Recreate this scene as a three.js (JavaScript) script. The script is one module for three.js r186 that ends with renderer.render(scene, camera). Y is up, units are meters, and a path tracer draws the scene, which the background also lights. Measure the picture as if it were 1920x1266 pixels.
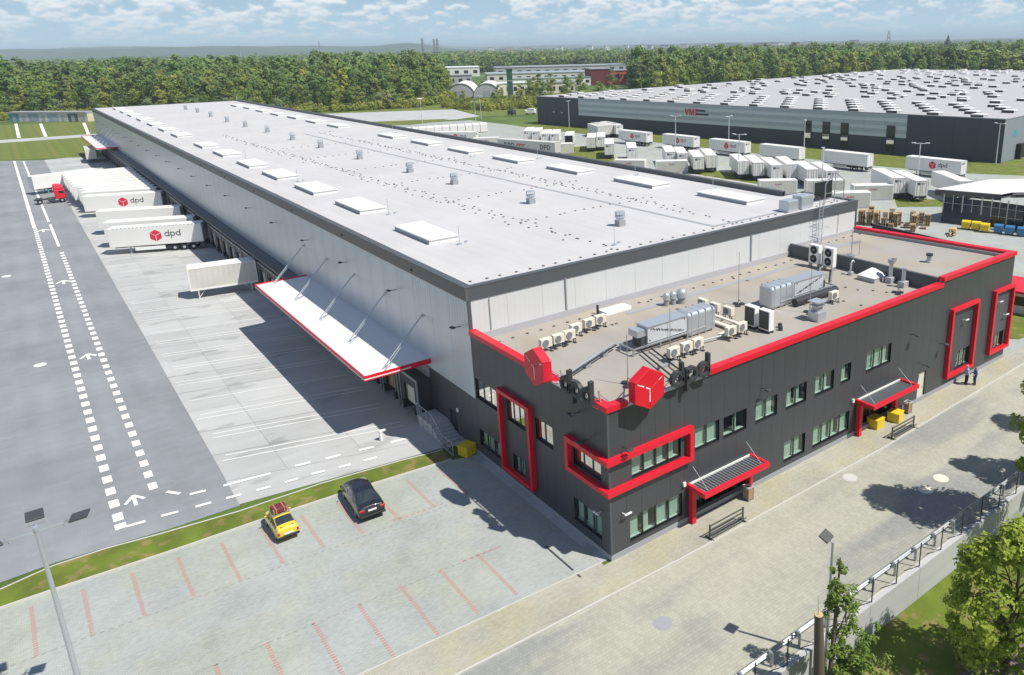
import * as THREE from 'three';
import { mergeGeometries, mergeVertices } from 'three/addons/utils/BufferGeometryUtils.js';
import { MarchingCubes } from 'three/addons/objects/MarchingCubes.js';
import { RoundedBoxGeometry } from 'three/addons/geometries/RoundedBoxGeometry.js';

// ---------------------------------------------------------------- camera, sky, sun, exposure
const scene = new THREE.Scene();
const camera = new THREE.PerspectiveCamera(47.18, 1920 / 1266, 0.5, 40000);
camera.position.set(-21.986, 28.065, 30.395);
camera.rotation.order = 'YXZ';
camera.rotation.set(-0.2925, -0.6786, -0.0189);
camera.setViewOffset(1920, 1266, -241.8, 112.19, 1920, 1266);      // the photograph is a crop from the lower left of a wider frame
scene.add(camera);
const renderer = new THREE.WebGLRenderer();
renderer.toneMapping = THREE.LinearToneMapping;
renderer.toneMappingExposure = 1.18;
renderer.shadowMap.enabled = true;

let seed = 7;
const rnd = () => { seed = (seed * 1664525 + 1013904223) >>> 0; return seed / 4294967296; };
const rr = (a, b) => a + (b - a) * rnd();
const hash = (x, y, s = 0) => { let h = Math.imul(x | 0, 374761393) ^ Math.imul(y | 0, 668265263) ^ Math.imul(s | 0, 974634777); h = Math.imul(h ^ (h >>> 13), 1274126177); return ((h ^ (h >>> 16)) >>> 0) / 4294967296; };
const mod = (a, n) => ((a % n) + n) % n;
function vnoise(x, y, per = 1e6, s = 0) {
  const xi = Math.floor(x), yi = Math.floor(y), fx = x - xi, fy = y - yi, u = fx * fx * (3 - 2 * fx), v = fy * fy * (3 - 2 * fy);
  const a = hash(mod(xi, per), mod(yi, per), s), b = hash(mod(xi + 1, per), mod(yi, per), s), c = hash(mod(xi, per), mod(yi + 1, per), s), d = hash(mod(xi + 1, per), mod(yi + 1, per), s);
  return a + (b - a) * u + (c - a) * v + (a - b - c + d) * u * v;
}
function fbm(x, y, oct = 4, per = 1e6, s = 0) { let t = 0, a = 0.5, n = 0; for (let i = 0; i < oct; i++) { t += a * vnoise(x, y, per, s + i); n += a; x *= 2; y *= 2; per *= 2; a *= 0.5; } return t / n; }
const clamp = (x, a = 0, b = 1) => Math.min(b, Math.max(a, x));
const sst = (a, b, x) => { const t = clamp((x - a) / (b - a)); return t * t * (3 - 2 * t); };
const mix = (a, b, t) => a + (b - a) * t;

{ // computed sky: clear blue with a layer of small fair-weather clouds thinning to haze at the horizon
  const W = 4096, H = 2048, d = new Float32Array(W * H * 4);
  const cn = 512, cells = new Float32Array(cn * cn), big = new Float32Array(cn * cn);
  for (let j = 0; j < cn; j++) for (let i = 0; i < cn; i++) { cells[j * cn + i] = fbm(i / 16, j / 16, 5, 32, 3); big[j * cn + i] = fbm(i / 64, j / 64, 3, 8, 21); }
  const samp = (A, x, y) => { x = mod(x, cn); y = mod(y, cn); const xi = x | 0, yi = y | 0, fx = x - xi, fy = y - yi, x1 = (xi + 1) % cn, y1 = (yi + 1) % cn; return (A[yi * cn + xi] * (1 - fx) + A[yi * cn + x1] * fx) * (1 - fy) + (A[y1 * cn + xi] * (1 - fx) + A[y1 * cn + x1] * fx) * fy; };
  for (let j = 0; j < H; j++) {
    const el = (j + 0.5) / H * Math.PI - Math.PI / 2, se = Math.sin(el), ce = Math.cos(el);     // row 0 is the nadir
    for (let i = 0; i < W; i++) {
      const k = (j * W + i) * 4;
      if (se < 0) { d[k] = 0.16; d[k + 1] = 0.2; d[k + 2] = 0.2; d[k + 3] = 1; continue; }
      const az = (i + 0.5) / W * Math.PI * 2;
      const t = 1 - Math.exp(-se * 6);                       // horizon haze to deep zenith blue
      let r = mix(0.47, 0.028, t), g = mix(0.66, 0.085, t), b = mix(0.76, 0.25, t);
      const cu = az * 512 * 13 / 6.283185307 + 60, cv = Math.log(se + 0.016) * 150;
      const n = samp(cells, cu, cv), m = samp(big, cu * 0.8 + 40, cv * 1.3 + 11), up = samp(cells, cu, cv + 2.6), up2 = samp(cells, cu - 2, cv + 6);
      const v = n * 0.8 + m * 0.36;
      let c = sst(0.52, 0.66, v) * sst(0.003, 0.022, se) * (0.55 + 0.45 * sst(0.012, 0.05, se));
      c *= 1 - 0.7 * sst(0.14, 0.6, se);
      const shade = clamp(0.62 + (n - up) * 5 + (n - up2) * 1.6);           // bright heaped top and greyer base of each puff
      r = mix(r, mix(0.42, 0.78, shade), c); g = mix(g, mix(0.55, 0.81, shade), c); b = mix(b, mix(0.66, 0.83, shade), c);
      d[k] = r; d[k + 1] = g; d[k + 2] = b; d[k + 3] = 1;
    }
  }
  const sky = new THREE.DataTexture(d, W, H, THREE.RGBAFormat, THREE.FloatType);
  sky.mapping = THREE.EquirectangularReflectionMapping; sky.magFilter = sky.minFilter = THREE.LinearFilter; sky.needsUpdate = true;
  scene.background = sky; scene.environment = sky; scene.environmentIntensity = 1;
}
const SUN = new THREE.Vector3(0.307, 1, 0.599).normalize();
const sun = new THREE.DirectionalLight(new THREE.Color(1, 0.955, 0.87), 4.9);
sun.position.copy(SUN).multiplyScalar(400); sun.castShadow = true; sun.shadow.radius = 1;
Object.assign(sun.shadow.camera, { left: -320, right: 320, top: 320, bottom: -320, near: 1, far: 1200 }); sun.shadow.mapSize.set(4096, 4096);
sun.target.position.set(60, 0, -100); sun.position.add(sun.target.position); scene.add(sun, sun.target);
scene.fog = new THREE.FogExp2(new THREE.Color(0.66, 0.80, 0.92), 0.00016);

// ---------------------------------------------------------------- helpers
const V = (x, y, z) => new THREE.Vector3(x, y, z);
const used = new Map();
const numbered = (n) => { const k = used.get(n) || 0; used.set(n, k + 1); return k ? `${n}_${String(k).padStart(3, '0')}` : n; };
function flat(g) { const o = g.index ? g.toNonIndexed() : g; for (const k of Object.keys(o.attributes)) if (!['position', 'normal', 'uv'].includes(k)) o.deleteAttribute(k); if (!o.attributes.uv) o.setAttribute('uv', new THREE.BufferAttribute(new Float32Array(o.attributes.position.count * 2), 2)); if (!o.attributes.normal) o.computeVertexNormals(); return o; }
const join = (gs) => { gs = [].concat(gs).flat(9); return gs.length === 1 ? gs[0] : mergeGeometries(gs.map(flat)); };
function mesh(name, g, m, parent = scene) { const o = new THREE.Mesh(join(g), m); o.name = parent === scene ? numbered(name) : name; o.castShadow = o.receiveShadow = true; parent.add(o); return o; }
function tag(o, label, category, group, kind) { if (label) o.userData.label = label; if (category) o.userData.category = category; if (group) o.userData.group = group; if (kind) o.userData.kind = kind; return o; }
function thing(name, label, category, pos = [0, 0, 0], turn = 0, group) { const o = new THREE.Group(); o.name = numbered(name); o.position.set(...pos); o.rotation.y = turn; scene.add(o); return tag(o, label, category, group); }
function copy(src, pos, turn, label, group, s) { const o = src.clone(); o.userData = { ...src.userData }; o.name = numbered(src.name.replace(/_\d{3}$/, '')); o.position.set(...pos); o.rotation.set(0, turn || 0, 0); if (s) o.scale.setScalar(s); if (label) o.userData.label = label; if (group) o.userData.group = group; scene.add(o); return o; }
const struct = (name, g, m, label) => { const o = mesh(name, g, m); o.userData.kind = 'structure'; if (label) o.userData.label = label; return o; };

function bx(x0, x1, y0, y1, z0, z1) {                    // box between two corners, uv in metres
  const g = new THREE.BoxGeometry(x1 - x0, y1 - y0, z1 - z0).translate((x0 + x1) / 2, (y0 + y1) / 2, (z0 + z1) / 2);
  const p = g.attributes.position, n = g.attributes.normal, u = g.attributes.uv;
  for (let i = 0; i < p.count; i++) { const ax = Math.abs(n.getX(i)), ay = Math.abs(n.getY(i)); if (ax > 0.5) u.setXY(i, p.getZ(i), p.getY(i)); else if (ay > 0.5) u.setXY(i, p.getX(i), p.getZ(i)); else u.setXY(i, p.getX(i), p.getY(i)); }
  return g;
}
const cb = (w, h, d, x = 0, y = 0, z = 0) => bx(x - w / 2, x + w / 2, y - h / 2, y + h / 2, z - d / 2, z + d / 2);
const rbx = (w, h, d, r, x = 0, y = 0, z = 0, seg = 2) => new RoundedBoxGeometry(w, h, d, seg, r).translate(x, y, z);
function along(g, a, b) { const d = b.clone().sub(a), q = new THREE.Quaternion().setFromUnitVectors(V(0, 1, 0), d.clone().normalize()); return g.applyQuaternion(q).translate((a.x + b.x) / 2, (a.y + b.y) / 2, (a.z + b.z) / 2); }
const cyl = (a, b, r, r2 = r, n = 8) => along(new THREE.CylinderGeometry(r2, r, a.distanceTo(b), n), a, b);
const bar = (a, b, w, h = w) => along(new THREE.BoxGeometry(w, a.distanceTo(b), h), a, b);
const cy = (x, y, z, r, h, n = 12, r2 = r) => new THREE.CylinderGeometry(r2, r, h, n).translate(x, y + h / 2, z);
function poly(pts, y, tex = 1) {                          // flat sheet facing up from a list of [x, z]
  const s = new THREE.Shape(pts.map(([x, z]) => new THREE.Vector2(x, -z))), g = new THREE.ShapeGeometry(s).rotateX(-Math.PI / 2).translate(0, y, 0), p = g.attributes.position, u = g.attributes.uv;
  for (let i = 0; i < p.count; i++) u.setXY(i, p.getX(i) * tex, p.getZ(i) * tex);
  if (g.attributes.normal.getY(0) < 0) { const ix = g.index.array; for (let i = 0; i < ix.length; i += 3) [ix[i], ix[i + 1]] = [ix[i + 1], ix[i]]; g.computeVertexNormals(); }
  return g;
}
const rect = (x0, x1, z0, z1, y) => poly([[x0, z0], [x1, z0], [x1, z1], [x0, z1]], y);
function strip(a, b, w, y) { const dx = b[0] - a[0], dz = b[1] - a[1], l = Math.hypot(dx, dz), nx = -dz / l * w / 2, nz = dx / l * w / 2; return poly([[a[0] + nx, a[1] + nz], [b[0] + nx, b[1] + nz], [b[0] - nx, b[1] - nz], [a[0] - nx, a[1] - nz]], y); }
const path2 = (pts, w, y) => pts.slice(1).map((p, i) => strip(pts[i], p, w, y));

// ---------------------------------------------------------------- textures and materials
function tex(n, fn, size, srgb = true) {                  // n x n texture that covers size metres
  const d = new Uint8Array(n * n * 4);
  for (let j = 0; j < n; j++) for (let i = 0; i < n; i++) { const c = fn(i / n, j / n), k = (j * n + i) * 4; for (let q = 0; q < 3; q++) { let v = clamp(c.length ? c[q] : c); if (srgb) v = v <= 0.0031308 ? v * 12.92 : 1.055 * v ** (1 / 2.4) - 0.055; d[k + q] = v * 255; } d[k + 3] = 255; }
  const t = new THREE.DataTexture(d, n, n); t.wrapS = t.wrapT = THREE.RepeatWrapping; t.magFilter = THREE.LinearFilter; t.minFilter = THREE.LinearMipmapLinearFilter; t.generateMipmaps = true; if (srgb) t.colorSpace = THREE.SRGBColorSpace; Array.isArray(size) ? t.repeat.set(1 / size[0], 1 / size[1]) : t.repeat.set(1 / size, 1 / size); t.needsUpdate = true; return t;
}
const M = (c, r = 0.8, o = {}) => new THREE.MeshStandardMaterial({ color: Array.isArray(c) ? new THREE.Color(...c) : c, roughness: r, ...o });
const T = (map, r = 0.9, o = {}) => new THREE.MeshStandardMaterial({ map, roughness: r, side: THREE.DoubleSide, ...o });
const tint = (c, k) => [c[0] * k, c[1] * k, c[2] * k];
// asphalt-grey yard of interlocking blocks: broad worn lanes along the traffic and patches of different batches
const texYard = tex(1024, (u, v) => { const a = fbm(u * 6, v * 6, 5, 6, 1), b = fbm(u * 24, v * 3, 4, 3, 5), c = hash(u * 1024 | 0, v * 1024 | 0, 2), p = hash(u * 22 | 0, v * 60 | 0, 9); return tint([0.238, 0.256, 0.268], 0.70 + 0.36 * a + 0.16 * b + 0.10 * (c - 0.5) + 0.08 * (p - 0.5)); }, 30);
const texConc = tex(1024, (u, v) => { const a = fbm(u * 5, v * 5, 5, 5, 11), b = fbm(u * 4, v * 40, 4, 4, 15), c = hash(u * 1024 | 0, v * 1024 | 0, 4), s = sst(0.64, 0.76, fbm(u * 9, v * 16, 4, 9, 33)); return tint([0.455, 0.46, 0.455], (0.84 + 0.16 * a + 0.18 * (b - 0.5) + 0.08 * (c - 0.5)) * (1 - 0.22 * s)); }, 24);
function paver(base, warm, s, lo = 0.74) { return tex(1024, (u, v) => { const bi = u * 50 | 0, row = v * 100 | 0, bj = (u * 50 + (row & 1) * 0.5) | 0, t = hash(bj, row, s), fx = mod(u * 50 + (row & 1) * 0.5, 1), fy = mod(v * 100, 1), joint = (fx < 0.07 || fy < 0.12) ? 0.72 : 1, a = fbm(u * 4, v * 4, 5, 4, s + 3), st = fbm(u * 10, v * 10, 4, 10, s + 8), w = warm * sst(0.45, 0.7, fbm(u * 3, v * 3, 3, 3, s + 12)); return [base[0] * (1 + w * 0.3), base[1] * (1 + w * 0.15), base[2] * (1 - w * 0.8)].map((x) => x * joint * (lo + 0.30 * a + 0.14 * (t - 0.5) + 0.14 * (st - 0.3))); }, 10); }
const texBay = paver([0.345, 0.37, 0.355], 0.10, 41, 0.82), texRoad = tex(2048, (u, v) => { const bi = u * 200 + (v * 112 & 1) * 0.5, row = v * 112 | 0, t = hash(bi | 0, row, 52), jx = mod(bi, 1) < 0.06 || mod(v * 112, 1) < 0.1 ? 0.8 : 1, a = fbm(u * 5, v * 9, 5, 4, 55) , p = sst(0.40, 0.66, fbm(u * 4, v * 8, 5, 4, 58)), st = fbm(u * 40, v * 10, 4, 10, 62); return [mix(0.285, 0.405, p), mix(0.292, 0.40, p), mix(0.27, 0.325, p)].map((x) => x * jx * (0.84 + 0.16 * a + 0.12 * (t - 0.5) + 0.14 * (st - 0.4))); }, [40, 22.4]), texWalk = paver([0.40, 0.39, 0.325], 0.16, 63);
const texGrass = tex(512, (u, v) => { const a = fbm(u * 8, v * 8, 5, 8, 71), b = hash(u * 512 | 0, v * 512 | 0, 72), c = sst(0.55, 0.72, fbm(u * 12, v * 12, 4, 12, 75)); return [mix(0.13, 0.23, c) * (0.6 + 0.6 * a + 0.35 * (b - 0.5)), mix(0.175, 0.195, c) * (0.6 + 0.6 * a + 0.35 * (b - 0.5)), mix(0.018, 0.06, c) * (0.6 + 0.6 * a)]; }, 9);
const texField = tex(512, (u, v) => { const a = fbm(u * 6, v * 6, 5, 6, 81), b = hash(u * 512 | 0, v * 512 | 0, 82); return [0.085 * (0.5 + a + 0.3 * (b - 0.5)), 0.135 * (0.5 + a + 0.3 * (b - 0.5)), 0.022 * (0.5 + a)]; }, 60);
const texRoof = tex(1024, (u, v) => { const a = fbm(u * 5, v * 5, 5, 5, 91), st = fbm(u * 30, v * 3, 4, 3, 95), c = hash(u * 1024 | 0, v * 1024 | 0, 93), seam = mod(u * 12, 1) < 0.02 ? 0.94 : 1; return tint([0.525, 0.515, 0.525], seam * (0.86 + 0.14 * a + 0.14 * (st - 0.5) + 0.05 * (c - 0.5))); }, 24);
const texRoof2 = tex(1024, (u, v) => { const a = fbm(u * 4, v * 4, 5, 4, 101), st = fbm(u * 12, v * 3, 4, 3, 105), w = sst(0.42, 0.66, fbm(u * 3, v * 3, 4, 3, 108)), c = hash(u * 1024 | 0, v * 1024 | 0, 103); const k = 0.78 + 0.22 * a + 0.16 * (st - 0.5) + 0.06 * (c - 0.5); return [0.36 * k * (1 + 0.05 * w), 0.338 * k, 0.31 * k * (1 - 0.10 * w)]; }, 18);
const texPanelWhite = tex(512, (u, v) => { const a = fbm(u * 6, v * 2, 4, 2, 121), s = fbm(u * 60, v * 2, 3, 2, 125); return tint([0.60, 0.61, 0.62], 0.9 + 0.1 * a + 0.08 * (s - 0.5)); }, 12);
const texPanelSilver = tex(512, (u, v) => { const a = fbm(u * 10, v * 2, 4, 2, 131), s = fbm(u * 80, v * 3, 3, 2, 135), dk = sst(0.62, 0.8, s); return tint([0.56, 0.60, 0.63], 0.88 + 0.14 * a - 0.22 * dk); }, 16);
const texDark = tex(512, (u, v) => { const a = fbm(u * 4, v * 4, 4, 4, 141), s = fbm(u * 40, v * 2, 3, 2, 145); return tint([0.068, 0.074, 0.082], 0.88 + 0.14 * a + 0.12 * (s - 0.5)); }, 12);
const mat = {
  yard: T(texYard, 0.9), conc: T(texConc, 0.92), bay: T(texBay, 0.9), road: T(texRoad, 0.9), walk: T(texWalk, 0.9), grass: T(texGrass, 1), field: T(texField, 1), roof: T(texRoof, 0.85), roof2: T(texRoof2, 0.9),
  white: T(texPanelWhite, 0.5), silver: T(texPanelSilver, 0.38, { metalness: 0.35 }), dark: T(texDark, 0.42, { metalness: 0.2 }), core: M([0.035, 0.04, 0.045], 0.9, { side: THREE.DoubleSide }),
  trimL: M([0.115, 0.112, 0.11], 0.5), trim: M([0.075, 0.083, 0.092], 0.5), red: M([0.64, 0.008, 0.026], 0.42), redDeep: M([0.62, 0.01, 0.022], 0.45), paint: M([0.82, 0.82, 0.80], 0.8, { side: THREE.DoubleSide }), redPaver: M([0.44, 0.22, 0.19], 0.9, { side: THREE.DoubleSide }), greyPaver: M([0.28, 0.28, 0.26], 0.9, { side: THREE.DoubleSide }),
  kerb: M([0.50, 0.49, 0.45], 0.9), steel: M([0.42, 0.44, 0.46], 0.45, { metalness: 0.6 }), galv: M([0.52, 0.56, 0.60], 0.38, { metalness: 0.55 }), darkSteel: M([0.05, 0.055, 0.06], 0.5), black: M([0.015, 0.015, 0.018], 0.7), frame: M([0.03, 0.033, 0.038], 0.45),
  whitePaint: M([0.78, 0.78, 0.77], 0.45), offWhite: M([0.62, 0.60, 0.53], 0.55), cream: M([0.68, 0.64, 0.54], 0.6), skylight: M([0.74, 0.74, 0.73], 0.5), ash: M([0.30, 0.31, 0.33], 0.7), flash: M([0.40, 0.40, 0.43], 0.6), blind: M([0.62, 0.68, 0.62], 0.8, { side: THREE.DoubleSide }),
  glass: new THREE.MeshPhysicalMaterial({ color: new THREE.Color(0.80, 0.86, 0.84), roughness: 0.03, transmission: 1, thickness: 0, ior: 1.5, side: THREE.DoubleSide }),
  darkGlass: M([0.02, 0.024, 0.028], 0.06, { metalness: 0.0 }), tyre: M([0.02, 0.02, 0.022], 0.9), wood: M([0.42, 0.29, 0.15], 0.85), wood2: M([0.34, 0.22, 0.11], 0.85), wood3: M([0.52, 0.38, 0.21], 0.85), yellow: M([0.72, 0.52, 0.02], 0.4), blue: M([0.04, 0.17, 0.36], 0.45),
  roofGrey: M([0.40, 0.405, 0.41], 0.8), w2dark: M([0.055, 0.065, 0.08], 0.6), w2silver: M([0.36, 0.42, 0.46], 0.4, { metalness: 0.3 }), w2silver2: M([0.50, 0.56, 0.60], 0.4, { metalness: 0.3 }), w2grey: M([0.22, 0.25, 0.28], 0.6),
  skylightD: M([0.74, 0.74, 0.73], 0.5, { side: THREE.DoubleSide }), cityWhite: M([0.55, 0.55, 0.54], 0.8), cityTan: M([0.42, 0.36, 0.30], 0.8), brick: M([0.30, 0.12, 0.08], 0.8), hill: T(tex(512, (u, v) => { const a = fbm(u * 10, v * 10, 5, 10, 191); return [0.03 + 0.05 * a, 0.055 + 0.07 * a, 0.03 + 0.02 * a]; }, 14), 1),
  bark: M([0.11, 0.085, 0.065], 0.95), room: M([0.10, 0.10, 0.095], 0.9, { side: THREE.DoubleSide }),
};
// ---------------------------------------------------------------- ground and paving
struct('ground', [rect(-9000, 16000, -16000, 11.38, -0.06), rect(-9000, 16000, 11.38, 900, -2.05)], mat.field);
struct('asphalt_yard', poly([[-75, -20.6], [-30, -20.6], [-24.5, -20.9], [-19, -20.3], [-14.9, -20.2], [-14.9, -246], [-28, -256], [-75, -262]], -0.03), mat.yard, 'grey block paved lorry yard left of the long hall');
{ // concrete apron in front of the docks, cast in slabs
  const apron = struct('concrete_apron', poly([[-14.9, -20.4], [-2, -18.6], [-0.02, -18], [-0.02, -250], [-14.9, -246]], -0.04), mat.conc, 'pale concrete dock apron between yard and hall');
  const tones = [0, 1, 2, 3].map((i) => { const m = mat.conc.clone(); m.color.setScalar([0.93, 1, 1.05, 0.97][i]); return m; });
  const xs = [-14.9, -11.2, -6.2, -0.03], sl = 0.28;
  for (let k = 0; k < 48; k++) for (let c = 0; c < 3; c++) {
    const z = -24 - k * 4.6, a = xs[c] + 0.014, b = xs[c + 1] - 0.014, s = (x) => (x + 14.9) * sl;
    const g = poly([[a, z - 4.58 + s(a)], [b, z - 4.58 + s(b)], [b, z - 0.02 + s(b)], [a, z - 0.02 + s(a)]], -0.02 + 0.003 * ((k * 7 + c * 3) % 3));
    mesh('slab', g, tones[(k * 5 + c * 3 + (k >> 2)) % 4], apron);
  }
  const lines = [];
  for (let k = 0; k < 46; k++) { const z = -27.2 - k * 4.3, e = k < 12 ? -2.3 : -4.5; for (const o of [0, 0.75]) { if (k % 5 === 3 && o) continue; const a = [-14.6 + rr(0, 0.5), z - o], b = [e, z - o + (e + 14.6) * sl]; lines.push(strip(a, b, 0.16, -0.004)); } }
  mesh('bay_marking', lines, M([0.62, 0.62, 0.61], 0.8, { side: THREE.DoubleSide }), apron);
}
{ // dashed lanes, arrows
  const y = -0.018, d = [];
  for (let z = -23.4; z > -135; z -= 1.95) d.push(strip([-21.2, z], [-21.2, z - 1.05], 0.55, y));
  d.push(strip([-21.2, -22.3], [-21.2, -23], 0.6, y));
  const o1 = struct('lane_marking', [...d, strip([-21.25, -135], [-21.5, -250], 0.5, y)], mat.paint, 'outer white dashed lane line on the yard');
  const e = []; for (let z = -26.2; z > -112; z -= 1.95) e.push(strip([-18.9, z], [-18.9, z - 1], 0.5, y));
  e.push(strip([-18.95, -116], [-19, -137], 0.35, y), strip([-19.05, -140], [-19.5, -247], 0.35, y));
  struct('lane_marking', e, mat.paint, 'inner white dashed lane line on the yard');
  const f = [[-20.91, -22.32, -19.92, -22.2], [-19.05, -22.18, -18.13, -22.03], [-17.17, -21.91, -16.28, -21.8], [-15.41, -21.68, -14.53, -21.53], [-13.63, -21.38, -12.76, -21.28], [-11.88, -21.19, -11.03, -21.11], [-10.14, -21.1, -9.3, -20.9], [-8.4, -20.75, -7.6, -20.6], [-6.7, -20.5, -5.8, -20.35], [-18.29, -25.21, -17.65, -24.36], [-17.17, -23.81, -16.24, -23.63], [-15.2, -23.5, -12.3, -23.1], [-10.7, -23, -9.7, -22.8], [-8.7, -22.6, -7.7, -22.45], [-6.4, -22.2, -5.4, -22], [-4.2, -21.8, -3, -21.6]].map(([a, b, c, g]) => strip([a, b], [c, g], 0.26, 0.0));
  struct('lane_marking', f, mat.paint, 'short white dashes beside the grass strip');
  const arrow = (x, z, s) => [strip([x, z], [x, z - 1.5 * s], 0.22 * s, y), strip([x, z - 1.5 * s], [x - 0.55 * s, z - 0.55 * s], 0.2 * s, y + 0.001), strip([x, z - 1.5 * s], [x + 0.55 * s, z - 0.6 * s], 0.2 * s, y + 0.002)];
  [[-20.1, -24.7, 1], [-19.96, -57.2, 1.2], [-19.9, -90.4, 1.4], [-20.2, -130.5, 1.6]].forEach(([x, z, s], i) => struct('arrow_marking', arrow(x, z, s), mat.paint, `white arrow on the yard, ${['nearest the grass strip', 'second from the grass strip', 'third from the grass strip', 'farthest up the lane'][i]}`));
  [[-23.7, -58.7], [-25.6, -100.3]].forEach(([x, z], i) => struct('manhole', cy(x, -0.03, z, 0.5, 0.022, 20), mat.paint, `pale manhole cover in the grey yard, ${i ? 'farther' : 'nearer'} one`));
}
const stripN = [[-40, -20.3], [-27.1, -19.9], [-24.7, -20.5], [-22.1, -20.4], [-19.4, -19.95], [-15.1, -19.4], [-10, -19.3], [-5, -18.7], [-1.75, -18.1]], stripS = [[-1.9, -16.5], [-9, -17.2], [-13.9, -17.5], [-18.4, -17.6], [-21.9, -17.8], [-24.8, -18], [-40, -18.4]];
struct('grass_strip', poly([...stripN, ...stripS], 0.05), mat.grass, 'narrow grass strip between lorry yard and car park');
struct('kerb', [...path2(stripN, 0.12, 0.06), ...stripS.slice(1).map((p, i) => bar(V(stripS[i][0], 0.02, stripS[i][1] + 0.06), V(p[0], 0.02, p[1] + 0.06), 0.14, 0.1)), ...stripN.slice(1).map((p, i) => bar(V(stripN[i][0], 0, stripN[i][1]), V(p[0], 0, p[1]), 0.12, 0.1))], mat.kerb, 'pale kerb round the grass strip');
{
  const lot = struct('car_park', poly([[-60, -18.6], [-24.8, -18], [-13.9, -17.5], [-1.9, -16.45], [-1.2, -16.2], [-0.55, -16], [-0.55, -0.3], [-12, -0.9], [-40, -2.6], [-60, -4]], -0.02), mat.bay, 'grey block paved car park with red bay lines');
  const dash = (a, b, w, len, gap) => { const out = [], L = Math.hypot(b[0] - a[0], b[1] - a[1]), dx = (b[0] - a[0]) / L, dz = (b[1] - a[1]) / L; for (let t = 0; t < L; t += len + gap) { const k = Math.min(len, L - t), j = rr(-0.015, 0.015); out.push(strip([a[0] + dx * t - dz * j, a[1] + dz * t + dx * j], [a[0] + dx * (t + k) - dz * j, a[1] + dz * (t + k) + dx * j], w, -0.012)); } return out; };
  for (let i = 0; i < 13; i++) { const x = -28.1 + i * 2.27; if (x < -2.6) mesh('bay_line', dash([x, -17.15 + i * 0.11], [x + 0.04, -12.55 + i * 0.08], 0.2, 0.1, 0.1), mat.redPaver, lot); }
  for (let i = 0; i < 9; i++) { const x = -23.7 + i * 2.27; if (x < -5) mesh('bay_line', dash([x, -6.4 + i * 0.1], [x - 0.02, i < 2 ? -2 : -1.05], 0.2, 0.1, 0.1), mat.redPaver, lot); }
  mesh('bay_line', dash([-30, -12.75], [-4.2, -11.3], 0.1, 0.2, 0.2), mat.greyPaver, lot);
  mesh('bay_line', dash([-26, -6.5], [-4, -5.35], 0.1, 0.2, 0.2), mat.greyPaver, lot);
  mesh('bay_line', [...dash([-8, -12.0], [-4.6, -11.7], 0.11, 0.2, 0.18), ...dash([-6.5, -5.55], [-4.2, -5.3], 0.11, 0.2, 0.18)], mat.redPaver, lot);
}
struct('drain_channel', [rect(-2.2, -2.08, -3.63, -0.75, -0.008), rect(-2.21, -2.09, -0.42, 0, -0.008)], mat.darkSteel, 'dark slot drain in the paving near the building corner');
struct('pavement', poly([[-70, -4.6], [-40, -2.6], [-12, -0.9], [-0.55, -0.25], [-0.55, 0.0], [46.5, 0.0], [60, 0], [60, 1.8], [45.3, 1.9], [22, 2.55], [3, 2.4], [-11, 1.9], [-40, -0.4], [-70, -3]], -0.016), mat.walk, 'pale paved footway along the dark facade');
struct('road', poly([[-70, -2.9], [-40, -0.3], [-11, 2], [3, 2.5], [22, 2.65], [45.3, 2], [60, 1.9], [110, 1.5], [110, 11.4], [-70, 11.4]], -0.034), mat.road, 'sunlit block paved access road in front of the building');
struct('kerb', [[-70, -2.95], [-40, -0.35], [-11, 1.95], [3, 2.45], [22, 2.6], [45.3, 1.95], [60, 1.85]].map((p, i, a) => i ? bar(V(a[i - 1][0], 0, a[i - 1][1]), V(p[0], 0, p[1]), 0.13, 0.09) : null).filter(Boolean), mat.kerb, 'pale kerb line between footway and road');
struct('kerb', [[-70, -4.6], [-40, -2.6], [-12, -0.9], [-0.55, -0.25]].map((p, i, a) => i ? bar(V(a[i - 1][0], -0.02, a[i - 1][1]), V(p[0], -0.02, p[1]), 0.12, 0.06) : null).filter(Boolean), mat.kerb, 'flush pale edging between car park and footway');
struct('paving', rect(-0.55, 0, -16, -0.25, -0.01), mat.conc, 'narrow pale edging at the foot of the dark left wall');
[[20, 7.5], [22, 7.4], [-1, 5.6], [17.5, 3.4]].forEach(([x, z], i) => struct('manhole', [cy(x, -0.04, z, 0.36, 0.022, 20), cy(x, -0.04, z, 0.5, 0.014, 20)], [mat.cream, mat.cream, mat.ash, mat.kerb][i], ['round pale manhole in the road, left of a pair', 'round pale manhole in the road, right of a pair', 'grey manhole in the road near the building corner', 'manhole by the kerb of the road'][i]));
struct('lawn', rect(-40, 75, 11.7, 45, -2.02), mat.grass, 'shaded lawn below the retaining wall');
struct('path', poly([[7.4, 14.6], [9, 15.9], [13, 17], [30, 18], [30, 22], [12, 20], [5, 15.5]], -2.005), M([0.20, 0.15, 0.15], 0.9, { side: THREE.DoubleSide }), 'brownish path across the low lawn');
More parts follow.
